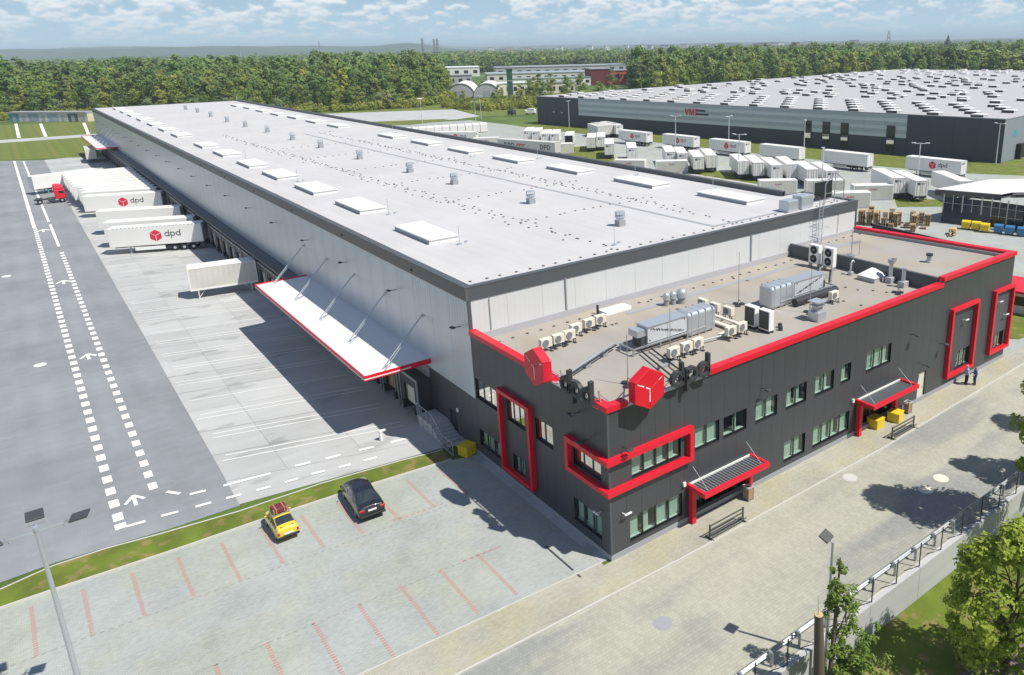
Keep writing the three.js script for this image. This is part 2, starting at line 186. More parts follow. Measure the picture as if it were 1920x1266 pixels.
// far left: lawns, track, embankment with white steps
struct('lawn', poly([[-75, -262], [-28, -256.3], [-9, -247], [0, -240], [4, -313], [-75, -316]], -0.035), mat.grass, 'wide lawn beyond the far end of the lorry yard');
struct('path', poly([[-75, -316], [4, -313], [6, -325], [-75, -329]], -0.03), mat.conc, 'pale track crossing the lawn far left');
struct('lawn', poly([[-75, -329], [6, -325], [12, -392], [-75, -424]], -0.04), mat.grass, 'rough grass bank behind the far left track');
[[-17.5, -409, -18.4, -330.5], [-9.2, -399.5, -10.7, -328], [5.5, -388, 2, -325]].forEach(([a, b, c, d], i) => struct('path', strip([a, b], [c, d], 1, -0.02), mat.paint, `white paved strip up the grass bank, ${['left', 'middle', 'right'][i]} of three`));
struct('kerb', strip([95.5, -120], [96.2, -74], 1.2, -0.01), mat.conc, 'pale concrete edge in front of the middle grass island');
// trailer yard right of the hall
struct('trailer_yard', poly([[43.6, -15], [46, -40], [46, -262], [100, -268], [126, -262], [128.5, -152], [131, -112], [136, -60], [146, -42], [190, -30], [190, 1], [60, 1], [60, 0], [45, 0]], -0.045), mat.bay, 'pale paved yard full of parked trailers');
struct('lawn', poly([[128.6, -152], [131, -112], [136, -60], [146, -42], [190, -30], [190, -60], [158, -57], [137, -229], [126, -225]], -0.04), mat.grass, 'grass bank along the second warehouse');
struct('lawn', poly([[105.7, -158.2], [113, -153.3], [94.7, -122], [86, -129], [88, -141]], -0.025), mat.grass, 'grass island left of the trailer rows');
struct('lawn', poly([[97.5, -103], [103.5, -96.5], [103.2, -82.8], [97.5, -76], [88, -83], [90, -97]], -0.02), mat.grass, 'grass island in the middle of the trailer yard');
struct('lawn', poly([[103.8, -50.2], [108.3, -43.2], [103.4, -39.5], [97, -45]], -0.015), mat.grass, 'small grass patch beside the glazed shelter');
struct('lawn', poly([[48, -5], [62, -9], [74, -8], [74, -2.5], [60, 0.5], [50.5, -1.2]], 0.0), mat.grass, 'grass patch beyond the right end of the dark building');
struct('paved_lot', poly([[46, -232], [92, -285], [123.5, -270], [138, -276], [148, -322], [92, -350], [44, -330]], -0.03), mat.conc, 'empty pale concrete lot behind the hall');
struct('lawn', poly([[88, -292], [121, -276], [121, -268], [100, -262], [84, -280]], -0.02), mat.grass, 'dark grass wedge at the edge of the empty lot');
struct('lawn', poly([[40, -331], [92, -352], [150, -324], [139, -274], [170, -262], [200, -350], [120, -380], [40, -350]], -0.045), mat.grass, 'grass slope in front of the wood');
// ---------------------------------------------------------------- main building: long hall with a two-storey dark office block in front
const B = thing('logistics_building', 'long white roofed logistics hall with dark grey office front and red trim', 'warehouse');
const FR = { rot: 0, pos: V(0, 0, 0) };                                    // wall frames: u to the right, v up, w outwards
const put = (o, rot, x, y, z) => { o.rotation.y = rot; o.position.set(x, y, z); return o; };
const LEFT = -Math.PI / 2;                                                // u = +z, w = -x
function panelGeo(a, b, v0, v1, holes, t = 0.06, w = 0) {                 // a wall panel with openings, face at w, edges t deep
  const hs = holes.filter((h) => h[1] > a && h[0] < b && h[3] > v0 && h[2] < v1);
  if (!hs.length) return bx(a, b, v0, v1, w - t, w);
  const us = [...new Set([a, b, ...hs.flatMap((h) => [h[0], h[1]]).filter((x) => x > a && x < b)])].sort((p, q) => p - q), vs = [...new Set([v0, v1, ...hs.flatMap((h) => [h[2], h[3]]).filter((x) => x > v0 && x < v1)])].sort((p, q) => p - q), out = [];
  for (let i = 0; i < us.length - 1; i++) { let run = null; for (let j = 0; j < vs.length - 1; j++) { const cu = (us[i] + us[i + 1]) / 2, cv = (vs[j] + vs[j + 1]) / 2, open = hs.some((h) => cu > h[0] && cu < h[1] && cv > h[2] && cv < h[3]); if (!open) { if (run) run[1] = vs[j + 1]; else run = [vs[j], vs[j + 1]]; } if ((open || j === vs.length - 2) && run) { out.push(bx(us[i], us[i + 1], run[0], run[1], w - t, w)); run = null; } } }
  return out;
}
function panels(parent, rot, pos, u0, u1, v0, v1, step, holes, m, t = 0.06, gap = 0.005) {
  const n = Math.max(1, Math.round((u1 - u0) / step)), s = (u1 - u0) / n;
  for (let i = 0; i < n; i++) { const a = u0 + i * s + (i ? gap : 0), b = u0 + (i + 1) * s - (i < n - 1 ? gap : 0); let lo = v0; for (const h of [...holes.filter((h) => h[0] <= a + 0.02 && h[1] >= b - 0.02 && h[3] > v0 && h[2] < v1).sort((p, q) => p[2] - q[2]), [0, 0, v1, v1]]) { if (h[2] > lo + 0.01) put(mesh('wall_panel', panelGeo(a, b, lo, h[2], holes, t), m, parent), rot, ...pos); lo = h[3]; } }
}
function win(parent, rot, pos, [a, b, c, d], n, style = 'blind') {        // recessed window: frame > panes, blinds
  const R = 0.3, f = 0.055;
  const fr = [bx(a, b, c, c + f, -0.16, -0.10), bx(a, b, d - f, d, -0.16, -0.10), bx(a, a + f, c + f, d - f, -0.16, -0.10), bx(b - f, b, c + f, d - f, -0.16, -0.10), bx(a, b, c - 0.03, c, -0.1, 0.05)];
  const s = (b - a) / n; for (let i = 1; i < n; i++) fr.push(bx(a + i * s - 0.045, a + i * s + 0.045, c + f, d - f, -0.16, -0.09));
  fr.push(bx(a - 0.02, a, c, d, -R, -0.002), bx(b, b + 0.02, c, d, -R, -0.002), bx(a, b, d, d + 0.02, -R, -0.002), bx(a, b, c - 0.06, c - 0.031, -R, -0.002));
  const w = put(mesh('window', fr, mat.frame, parent), rot, ...pos);
  mesh('window_reveal', [bx(a, b, c, d, -1.6, -1.55), bx(a, a + 0.01, c, d, -1.55, -R), bx(b - 0.01, b, c, d, -1.55, -R), bx(a, b, c - 0.02, c, -1.55, -R), bx(a, b, d, d + 0.02, -1.55, -R)], mat.room, w);
  for (let i = 0; i < n; i++) {
    const p = a + i * s + (i ? 0.045 : f), q = a + (i + 1) * s - (i < n - 1 ? 0.045 : f);
    mesh('pane', bx(p, q, c + f, d - f, -0.135, -0.125), style === 'mirror' ? mat.mirrorPane : mat.glassPane, w);
    if (style === 'mirror') continue;
    mesh('window_sill', bx(p, q, c + 0.02, c + 0.06, -0.42, -0.17), mat.whitePaint, w);
    if (style !== 'plant' || i) { const k = style === 'plant' ? 0.25 : [1, 0.72, 0.55, 0.9][(i + n + (a * 7 | 0)) & 3], sl = []; for (let x = p + 0.02; x < p + (q - p) * k; x += 0.1) sl.push(bx(x, Math.min(x + 0.085, q), c + 0.1, d - f, -0.3, -0.29)); mesh('blind', sl, mat.blind, w); }
  }
  return w;
}
mat.glassPane = new THREE.MeshPhysicalMaterial({ color: new THREE.Color(0.82, 0.9, 0.87), roughness: 0.02, transmission: 1, thickness: 0, ior: 1.5 });
mat.mirrorPane = M([0.72, 0.72, 0.66], 0.03, { metalness: 1 });
const F0 = [0, 0, 0];
// openings: front (u = x) and left (u = z)
const fw = [[1.6, 5.3, 4.72, 5.95, 4], [6.45, 8.48, 4.65, 6.05, 2], [8.85, 10.9, 4.62, 6.0, 2, 'plant'], [11.75, 13.8, 4.66, 6.08, 2], [14.72, 16.78, 4.66, 6.08, 2], [17.7, 19.75, 4.68, 6.1, 2], [20.6, 21.7, 4.75, 6.1, 1], [23.55, 26.65, 4.75, 6.28, 3],
  [1.38, 5.4, 0.68, 2.2, 4], [14.67, 16.87, 0.72, 2.2, 2], [17.75, 21.85, 0.7, 2.25, 4], [36.5, 38.6, 1.3, 2.85, 3], [42.95, 44.5, 1.35, 2.8, 2]];
const lw = [[-15.45, -12.45, 4.68, 6.15, 3, 'mirror'], [-11.15, -8.9, 4.66, 6.15, 3, 'mirror'], [-7.58, -5.62, 4.7, 6.15, 2, 'mirror'], [-3.4, -0.74, 4.8, 6.1, 3, 'mirror'], [-15.42, -12.5, 1.05, 2.25, 3], [-10.75, -9.28, 1.0, 2.3, 2], [-3.63, -0.86, 0.94, 2.4, 3]];
const fdoor = [[6.2, 11.3, 0.02, 2.35], [22.9, 27.9, 0.02, 2.45], [30.85, 31.95, 0.1, 2.5]], ldoor = [[-20.2, -19.05, 0.02, 2.1]];
const fh = [...fw, ...fdoor], lh = [...lw, ...ldoor];
panels(B, 0, F0, 0.06, 33.2, 0.32, 9.3, 1.105, fh, mat.dark); panels(B, 0, F0, 33.2, 45, 0.32, 9.75, 1.18, fh, mat.dark);
panels(B, LEFT, F0, -15.5, -0.0, 0.32, 9.3, 1.11, lh, mat.dark);
panels(B, LEFT, F0, -23.3, -15.52, 0.32, 4.45, 1.11, lh, mat.dark);
mesh('plinth', [bx(-0.035, 45.03, -0.1, 0.32, -0.3, 0.035), bx(-0.035, 0.3, -0.1, 0.32, -23.3, -0.31)].concat(), mat.ash, B);
mesh('wall', [...[panelGeo(0.08, 45, 0.1, 9.2, fh, 0.1, -0.065)].flat()], mat.core, B);
put(mesh('wall', [...[panelGeo(-23.3, -0.17, 0.1, 9.2, lh, 0.1, -0.065)].flat()], mat.core, B), LEFT, 0, 0, 0);
fw.forEach((w) => win(B, 0, F0, w.slice(0, 4), w[4], w[5])); lw.forEach((w) => win(B, LEFT, F0, w.slice(0, 4), w[4], w[5]));
mesh('corner_trim', bx(-0.03, 0.1, 0.32, 9.3, -0.1, 0.03), mat.trim, B);
put(mesh('wall', bx(0, 15.9, 0, 9.7, -0.2, 0), mat.dark, B), Math.atan2(15.6, 1.7), 45, 0, 0);            // right end wall of the office
// red cap along the roof edge, left out behind the signs
const cap = (g) => mesh('roof_cap', g, mat.red, B);
cap(bx(-0.12, 0.42, 9.28, 9.62, -15.6, -5.2)); cap([bx(-0.12, 0.42, 9.28, 9.62, -1.25, 0.12), bx(0.42, 1.35, 9.28, 9.62, -0.42, 0.12)]); cap(bx(7.35, 33.2, 9.28, 9.62, -0.42, 0.12)); cap(bx(33.2, 45.1, 9.72, 10.06, -0.42, 0.12));
cap(bar(V(44.85, 9.85, -0.3), V(43.2, 9.85, -15.55), 0.5, 0.32));
mesh('parapet', [bx(0.02, 0.3, 8.6, 9.279, -15.5, -0.3), bx(0.3, 33.2, 8.6, 9.279, -0.3, -0.08), bx(33.2, 44.8, 9.2, 9.719, -0.3, -0.08), bar(V(44.6, 9.45, -0.3), V(43, 9.45, -15.5), 0.25, 0.6)], mat.ash, B);
mesh('parapet', [bx(33.05, 33.35, 8.6, 9.95, -15.5, -0.43)], mat.trim, B);
const roofA = mesh('roof', [bx(0.3, 33.05, 8.45, 8.75, -15.5, -0.3)], mat.roof2, B);
mesh('roof', [poly([[33.35, -15.5], [43, -15.5], [44.6, -0.3], [33.35, -0.3]], 9.45)], mat.roof2, B);
mesh('flashing', [bx(0.3, 33.05, 8.75, 9.25, -15.57, -15.45), bx(33.35, 43.1, 9.45, 9.8, -15.57, -15.45)], mat.flash, B);
// dark walkway felt strips on the office roof
mesh('roof_walkway', [rect(11.6, 32.2, -13.35, -12.75, 8.762), rect(36.9, 37.5, -14.7, -13.2, 9.462), rect(34, 39.3, -13.2, -12.6, 9.462)], mat.ash, roofA);
// red box frames round the tall window bays
function redFrame(parent, rot, a, b, c, d, w = 0.26, out = 0.34, open) { const g = [bx(a, b, c, c + w, 0.002, out), bx(a, b, d - w, d, 0.002, out), bx(a, a + w, c + w, d - w, 0.002, out)]; if (!open) g.push(bx(b - w, b, c + w, d - w, 0.002, out)); return put(mesh('red_frame', g, mat.red, parent), rot, 0, 0, 0); }
redFrame(B, LEFT, -11.85, -7.85, 0.82, 6.72); redFrame(B, 0, 34.75, 39.0, 0.92, 7.03); redFrame(B, 0, 41.7, 45.2, 1.15, 7.1);
mesh('red_frame', [bx(-0.36, 6.05, 4.3, 4.6, 0.002, 0.36), bx(-0.36, 6.05, 6.2, 6.52, 0.002, 0.36), bx(5.75, 6.05, 4.6, 6.2, 0.002, 0.36), bx(-0.36, -0.002, 4.3, 4.6, -3.85, 0.002), bx(-0.36, -0.002, 6.2, 6.52, -3.85, 0.002), bx(-0.36, -0.002, 4.6, 6.2, -3.85, -3.55)], mat.red, B);
mesh('wall_panel', bx(41.95, 44.9, 2.85, 6.75, 0.003, 0.02), mat.trim, B);
// entrances
function entrance(x0, x1, h, p0, p1, slats, doorL) {
  const z1 = 1.62, e = mesh('entrance_canopy', [bx(x0, x1, h - 0.15, h + 0.15, z1 - 0.22, z1), bx(x0, x0 + 0.2, h - 0.15, h + 0.15, 0.0, z1 - 0.22), bx(x1 - 0.2, x1, h - 0.15, h + 0.15, 0, z1 - 0.22)], mat.red, B);
  mesh('canopy_roof', bx(x0 + 0.2, x1 - 0.2, h - 0.06, h, 0.02, z1 - 0.22), slats ? mat.darkSteel : mat.trim, e);
  if (slats) for (let x = x0 + 0.35; x < x1 - 0.25; x += 0.24) mesh('slat', bx(x, x + 0.04, h + 0.001, h + 0.05, 0.14, z1 - 0.24), mat.ash, e);
  mesh('flashing', bx(x0 + 0.2, x1 - 0.2, h + 0.02, h + 0.14, 0.02, 0.1), mat.skylight, e);
  for (const p of [p0, p1]) mesh('post', bx(p - 0.16, p + 0.16, 0, h - 0.15, 0.1, 0.45), mat.red, e);
  for (const x of [x0 + 0.5, x1 - 0.5]) mesh('tie_rod', cyl(V(x, h + 1.15, 0.02), V(x, h + 0.15, z1 - 0.3), 0.012), mat.steel, e);
  return e;
}
entrance(5.75, 11.4, 2.5, 6.0, 11.0, true); entrance(22.5, 28.3, 2.75, 22.75, 27.3, false);
function doorway([a, b, c, d], cut) {
  const g = []; for (const x of [a, ...cut, b - 0.08]) g.push(bx(x, x + 0.08, c, d, -0.5, -0.42)); g.push(bx(a, b, d - 0.1, d, -0.5, -0.42), bx(a, b, c, c + 0.06, -0.5, -0.42), bx(a - 0.02, a, c, d, -1.9, 0), bx(b, b + 0.02, c, d, -1.9, 0), bx(a, b, d, d + 0.03, -1.9, 0), bx(a, b, c - 0.05, c, -1.9, 0.05), bx(a, b, c, d, -1.95, -1.9));
  const o = mesh('doorway', g, mat.frame, B); [a, ...cut].forEach((x, i, A) => mesh('door_glass', bx(x + 0.08, (A[i + 1] ?? b - 0.08), c + 0.06, d - 0.1, -0.465, -0.455), mat.glassPane, o));
  return o;
}
doorway(fdoor[0], [7.3, 8.35, 9.6]); doorway(fdoor[1], [23.9, 24.9, 25.9, 26.9]);
mesh('door', [bx(30.85, 31.95, 0.1, 2.5, -0.2, -0.12), bx(31.7, 31.78, 1.05, 1.2, -0.12, -0.05)], mat.offWhite, B); put(mesh('door', [bx(-20.2, -19.05, 0.02, 2.1, -0.2, -0.12), bx(-19.3, -19.22, 1, 1.15, -0.12, -0.05)], mat.frame, B), LEFT, 0, 0, 0);
// small floodlights and lamps on the walls
function floodlight(rot, u, v) { const o = put(mesh('floodlight', [bar(V(u, v, 0), V(u, v + 0.06, 0.55), 0.05), rbx(0.42, 0.1, 0.3, 0.03, u, v + 0.06, 0.62)], mat.darkSteel, B), rot, 0, 0, 0); mesh('lens', bx(u - 0.17, u + 0.17, v - 0.002, v + 0.009, 0.5, 0.74), mat.galv, o); }
for (const [u, v] of [[1.0, 6.9], [12.2, 7.0], [29.2, 6.3], [31.3, 3.15], [33.6, 4.4]]) floodlight(0, u, v);
for (const [u, v] of [[-1.9, 6.9], [-2.6, 8.35]]) floodlight(LEFT, u, v);
for (let i = 0; i < 21; i++) floodlight(LEFT, -17 - i * 11.4, 9.5);
for (const [u, v] of [[0.85, 2.75], [44, 4.4], [36.9, 5.6], [42.6, 5.9]]) mesh('wall_lamp', [bar(V(u, v, 0), V(u, v + 0.05, 0.3), 0.05), rbx(0.5, 0.09, 0.12, 0.03, u + 0.15, v + 0.07, 0.35)], mat.whitePaint, B);
put(mesh('wall_lamp', [bar(V(-0.9, 2.75, 0), V(-0.9, 2.8, 0.3), 0.05), rbx(0.5, 0.09, 0.12, 0.03, -0.9, 2.82, 0.35)], mat.whitePaint, B), LEFT, 0, 0, 0);
for (const [u, v] of [[5.5, 2.75], [22.1, 2.95]]) mesh('wall_lamp', rbx(0.22, 0.3, 0.16, 0.05, u, v, 0.09), mat.whitePaint, B);
put(mesh('wall_lamp', rbx(0.22, 0.3, 0.16, 0.05, -18.6, 2.5, 0.09), mat.whitePaint, B), LEFT, 0, 0, 0);
// ---- hall
const HZ = -15.6, HL = -262, HX = 40.4, HX2 = 43.3;
mesh('hall_core', [bx(0.1, HX - 0.1, 0, 12.3, HL + 0.1, HZ - 0.1)], mat.core, B);
panels(B, LEFT, F0, HL, HZ - 0.05, 4.45, 11.68, 3.05, [], mat.silver, 0.08, 0.012);
panels(B, 0, [0, 0, HZ], 0.12, HX2, 8.7, 11.68, 2.9, [], mat.white, 0.08, 0.008);
put(mesh('wall', bx(0, HX, 0, 12.3, -0.2, 0), mat.silver, B), Math.PI, HX, 0, HL); put(mesh('wall', bx(0, -HL + HZ, 0, 12.3, -0.2, 0), mat.silver, B), Math.PI / 2, HX, 0, HZ);
mesh('corner_trim', bx(-0.02, 0.22, 9.62, 11.66, HZ - 0.1, HZ + 0.03), mat.trim, B); mesh('hall_core', bx(HX, HX2 - 0.1, 0, 12.3, HZ - 7, HZ - 0.1), mat.core, B); put(mesh('wall', bx(0, 7, 0, 12.3, -0.2, 0), mat.silver, B), Math.PI / 2, HX2, 0, HZ); mesh('corner_trim', bx(HX2 - 0.1, HX2 + 0.05, 9.8, 11.66, HZ - 0.1, HZ + 0.03), mat.trim, B);
mesh('downpipe', [cy(7.9, 9.2, HZ + 0.09, 0.06, 2.5), cy(1.6, 9.2, HZ + 0.07, 0.03, 2.4), cy(27.8, 9.2, HZ + 0.09, 0.06, 2.5)], mat.galv, B);
{ // dark parapet band in lengths
  const L = 7.35, n = 34; for (let i = 0; i < n; i++) { const z1 = HZ + 0.06 - i * L, z0 = Math.max(HL, z1 - L + 0.02); mesh('fascia', bx(-0.12, 0.02, 11.68, 12.6, z0, z1), mat.trimL, B); }
  for (let i = 0; i < 3; i++) mesh('fascia', bx(i ? i * 14.45 + 0.01 : 0.02, (i + 1) * 14.45, 11.68, 12.6, HZ - 0.08, HZ + 0.06), mat.trim, B);
  mesh('fascia', [bx(HX - 0.02, HX + 0.12, 11.68, 12.99, HL, HZ - 7), bx(HX2 - 0.02, HX2 + 0.12, 11.68, 12.6, HZ - 7, HZ - 0.08), bx(HX + 0.12, HX2 - 0.02, 11.68, 12.6, HZ - 7.1, HZ - 7)], mat.trim, B); mesh('parapet', bx(HX - 0.46, HX - 0.38, 12.55, 12.99, HL, HZ - 7), mat.trim, B);
  mesh('roof_cap', [bx(-0.14, 0.42, 12.6, 12.68, HL, HZ - 0.4), bx(-0.14, HX2 + 0.14, 12.6, 12.68, HZ - 0.4, HZ + 0.08), bx(HX - 0.48, HX + 0.14, 12.99, 13.07, HL, HZ - 7), bx(HX2 - 0.3, HX2 + 0.14, 12.6, 12.68, HZ - 7, HZ - 0.4), bx(-0.14, HX + 0.14, 12.6, 12.68, HL - 0.14, HL)], mat.trim, B);
  for (let i = 0; i < 14; i++) mesh('scupper', bx(-0.16, -0.12, 11.95, 12.12, -24.6 - i * 15.4, -24.3 - i * 15.4), mat.black, B);
}
const roofH = mesh('roof', bx(0.42, HX - 0.42, 12.3, 12.55, HL, HZ - 0.4), mat.roof, B); mesh('roof', bx(HX - 0.42, HX2 - 0.3, 12.3, 12.549, HZ - 7, HZ - 0.4), mat.roof, B);
mesh('roof_joint', [rect(23.3, 23.75, -131, -90, 12.562), poly([[23.3, -90], [23.75, -90], [25.3, -17.35], [24.85, -17.35]], 12.562), rect(24.85, 35.9, -17.75, -17.35, 12.561)], mat.ash, roofH);
const skz = [[3.42, -32.5], [3.6, -48.9], [3.5, -63], [3.45, -77.3], [3.45, -91.2], [3.5, -107.4], [3.5, -122.7], [3.6, -146.3], [3.7, -161.8], [3.85, -178.5], [4, -196.7], [4.2, -214.9], [4.4, -231.8], [4.5, -249.7], [34, -25.6], [33.2, -39.3], [32.8, -53.5], [32.4, -67.4], [32.2, -81.7], [32.4, -96.5], [32.3, -111.4], [32.2, -140.2], [32.1, -154.8], [32.5, -170.8], [32.3, -185.1], [32.6, -201], [33.2, -217.6], [32.9, -231.4]];
const skC = bx(0, 2.6, 0, 0.34, -3.6, 3.6), skL = rbx(2.75, 0.12, 7.4, 0.04, 1.3, 0.38, 0), skS = bx(-0.03, 0, 0.02, 0.31, -3.55, 3.55);
for (const [x, z] of skz) { const o = put(mesh('skylight', skC, mat.skylight, B), 0, x, 12.55, z); mesh('skylight_lid', skL, mat.skylight, o); mesh('skylight_dark_side', skS, mat.ash, o); }  // thin grey sheet darkens only the left side of each white curb
// roof fans down the middle of the hall, lightning rods, conductor blocks
const vB = [bx(-0.45, 0.45, 0, 0.7, -0.45, 0.45)], vC = [cy(0, 0.7, 0, 0.5, 0.35, 16), cy(0, 1.05, 0, 0.62, 0.12, 16)], vF = []; for (let i = 0; i < 12; i++) { const a = i / 12 * 6.283; vF.push(bar(V(Math.cos(a) * 0.55, 1.17, Math.sin(a) * 0.55), V(Math.cos(a) * 0.55, 1.65, Math.sin(a) * 0.55), 0.05)); } vF.push(cy(0, 1.62, 0, 0.58, 0.06, 16));
const vBj = join(vB), vCj = join(vC), vFj = join(vF);
for (const [x, z] of [[19.2, -23.5], [18.8, -38.1], [18.4, -54.8], [18.3, -67.5], [18.2, -85.5], [18.5, -104.4], [18.7, -121], [19.1, -139.5], [18.8, -156], [18.8, -173], [19.4, -193.7], [20, -213.5], [19.7, -228.5]]) { const o = put(mesh('roof_fan', vBj, mat.ash, B), 0, x, 12.55, z); o.scale.setScalar(0.78); mesh('fan_cowl', vCj, mat.galv, o); mesh('fan_cage', vFj, mat.galv, o); }
{ const rods = []; for (const [x, z] of [[5.3, -27.2], [5.6, -43], [5, -70.5], [5.2, -97], [14.5, -18.2], [31, -75], [37.6, -30.5], [37.4, -44], [37, -66], [28.4, -130], [36.5, -118]]) rods.push(cyl(V(x, 12.55, z), V(x, 14.2, z), 0.025), cy(x, 12.55, z, 0.22, 0.12, 10), cy(x + 0.8, 12.55, z - 0.4, 0.18, 0.1, 8)); mesh('lightning_rod', rods, mat.galv, B); }
{ // concrete conductor blocks: far too many to pick apart
  const g = bx(-0.085, 0.085, 0, 0.07, -0.085, 0.085), pts = []; const row = (a, b, n, j = 0.25) => { for (let i = 0; i < n; i++) { const t = i / (n - 1); pts.push([mix(a[0], b[0], t) + rr(-j, j), mix(a[1], b[1], t) + rr(-j, j), a[2] ?? 12.55]); } };
  row([27.5, -17], [26.5, -130], 110, 0.5); row([28.2, -25], [27, -110], 60, 0.5); row([14, -17], [11, -140], 110, 0.5); row([13, -22], [10.6, -120], 50, 0.6); for (const z of [-31, -45, -60, -75, -92, -108]) { row([12, z], [30, z - 1], 17, 0.3); } row([1, HZ - 1.3], [42, HZ - 1.3], 36, 0.1);
  row([1.4, -14.3, 8.75], [32, -14.3, 8.75], 28, 0.1); row([1.3, -14, 8.75], [1.4, -8.6, 8.75], 6, 0.08); row([9, -13, 8.75], [9.4, -11.5, 8.75], 4); row([14.6, -14, 8.75], [16.6, -3, 8.75], 9, 0.1); row([24, -14, 8.75], [26, -2.4, 8.75], 9, 0.15); row([9, -1.6, 8.75], [31, -1.6, 8.75], 20, 0.1); row([27.5, -8.6, 8.75], [30, -3, 8.75], 7, 0.2); row([34, -14.6, 9.45], [42.5, -14.6, 9.45], 8, 0.1);
  const im = new THREE.InstancedMesh(g, M([0.13, 0.125, 0.12], 0.9), pts.length), m4 = new THREE.Matrix4(); pts.forEach(([x, z, y], i) => im.setMatrixAt(i, m4.makeRotationY(rr(0, 1.5)).setPosition(x, y, z))); im.name = 'conductor_block'; im.castShadow = im.receiveShadow = true; im.userData.kind = 'stuff'; roofH.add(im);
}
mesh('roof_ladder', [bar(V(36.7, 9.45, HZ + 0.5), V(36.7, 13.7, HZ + 0.5), 0.06), bar(V(37.25, 9.45, HZ + 0.5), V(37.25, 13.7, HZ + 0.5), 0.06), ...Array.from({ length: 12 }, (_, i) => bar(V(36.7, 9.8 + i * 0.32, HZ + 0.5), V(37.25, 9.8 + i * 0.32, HZ + 0.5), 0.03)), ...[11, 12, 13].flatMap((y) => [bar(V(36.45, y, HZ + 0.5), V(36.45, y, HZ + 1.15), 0.03), bar(V(37.5, y, HZ + 0.5), V(37.5, y, HZ + 1.15), 0.03), bar(V(36.45, y, HZ + 1.15), V(37.5, y, HZ + 1.15), 0.03)])], mat.galv, B);
{ // plant screens and air handling at the far right corner of the hall roof
  const g = []; for (const [x, z, w, d, h] of [[34.8, -17.3, 1.5, 1.2, 1.1], [37, -17.4, 1.8, 1.2, 1.3]]) g.push(rbx(w, h, d, 0.06, x, 12.55 + h / 2, z)); mesh('roof_unit', g, mat.galv, B);
  const s = []; for (const x of [39.8, 41.3, 42.8]) s.push(bar(V(x, 12.6, -16.9), V(x, 14.6, -16.9), 0.07), bar(V(x, 12.6, -18.4), V(x, 14.6, -18.4), 0.07)); s.push(bar(V(39.8, 14.6, -16.9), V(41.3, 15.6, -16.9), 0.07), bar(V(41.3, 15.6, -16.9), V(42.8, 14.6, -16.9), 0.07), bar(V(39.8, 13.6, -16.9), V(42.8, 13.6, -16.9), 0.05), bar(V(41.3, 12.6, -16.9), V(41.3, 15.6, -16.9), 0.06), bar(V(39.8, 14.6, -18.4), V(42.8, 14.6, -18.4), 0.06)); mesh('roof_gantry', s, mat.steel, B);
  mesh('roof_hatch', [bx(39.95, 42.7, 12.7, 14.5, -18.35, -18.3)], mat.darkGlass, B);
}
// docks down the left side: lower wall, ledge, shelters, doors
mesh('dock_wall', bx(-0.9, 0.02, -0.2, 4.4, HL + 1, -54.6), mat.ash, B); mesh('dock_wall', bx(-0.05, 0.02, -0.2, 4.4, -54.6, -23.32), mat.ash, B);
mesh('dock_ledge', [bx(-1.3, 0.0, 4.15, 4.44, HL + 1, -54.6)], mat.trim, B); mesh('gutter', [bx(-1.5, -1.3, 4.2, 4.5, HL + 1, -54.6)], mat.darkSteel, B);
{ const sh = [bx(-1.25, -1.15, 0.1, 3.6, -1.75, -1.6), bx(-1.25, -1.15, 0.1, 3.6, 1.6, 1.75), bx(-1.25, -1.15, 3.45, 3.6, -1.6, 1.6)].map((g) => g), cu = [bx(-1.2, 0, 0.15, 3.55, -1.62, -1.55), bx(-1.2, 0, 0.15, 3.55, 1.55, 1.62), bx(-1.2, 0, 3.38, 3.45, -1.55, 1.55), bx(-1.17, -1.13, 0.7, 3.4, -1.55, -1.0), bx(-1.17, -1.13, 0.7, 3.4, 1.0, 1.55), bx(-1.17, -1.13, 2.7, 3.4, -1.0, 1.0)], dr = [bx(-0.93, -0.9, 1.0, 3.3, -1.4, 1.4)], bp = [bx(-1.35, -1.1, 0.55, 1.05, -1.3, -1.0), bx(-1.35, -1.1, 0.55, 1.05, 1.0, 1.3)];
  const [a, b, c, d] = [sh, cu, dr, bp].map(join);
  for (let i = 0; i < 56; i++) { const z = -24.9 - i * 3.95; if (z < HL + 4) break; const o = put(mesh('dock_shelter', a, mat.steel, B), 0, 0, 0, z); mesh('curtain', b, mat.darkSteel, o); mesh('dock_door', c, i % 4 === 1 ? mat.wood2 : mat.offWhite, o); mesh('bumper', d, mat.black, o); } }
function dockCanopy(z0, z1, h, out) {
  const o = mesh('dock_canopy', [bx(-out, 0, h - 0.2, h, z0, z1)], mat.skylight, B);
  mesh('canopy_fascia', [bx(-out - 0.08, -out, h - 0.28, h + 0.12, z0, z1 + 0.08), bx(-out, 0.0, h - 0.28, h + 0.12, z1, z1 + 0.08), bx(-out, 0, h - 0.28, h + 0.12, z0 - 0.08, z0)], mat.red, o); mesh('canopy_fascia', [bx(-out - 0.1, -out - 0.08, h - 0.18, h - 0.1, z0, z1 + 0.1), bx(-out - 0.1, -1.6, h - 0.18, h - 0.1, z1 + 0.08, z1 + 0.1)], mat.skylight, o);
  const n = Math.round((z1 - z0) / 7.6) + 1; for (let i = 0; i < n; i++) { const z = z1 - 0.6 - i * (z1 - z0 - 1.2) / (n - 1); mesh('tie_rod', [cyl(V(0, 8.7, z), V(-out * 0.7, h, z), 0.06), cyl(V(0, 8.7, z + 0.3), V(0, 8.4, z - 0.3), 0.05), cyl(V(-out * 0.35, (8.7 + h) / 2 - 0.2, z), V(-out * 0.72, h, z + 0.5), 0.03)], mat.galv, o); }
  return o;
}
dockCanopy(-53.6, -22.9, 5.15, 5.1); dockCanopy(-254, -212, 5.15, 4.6);
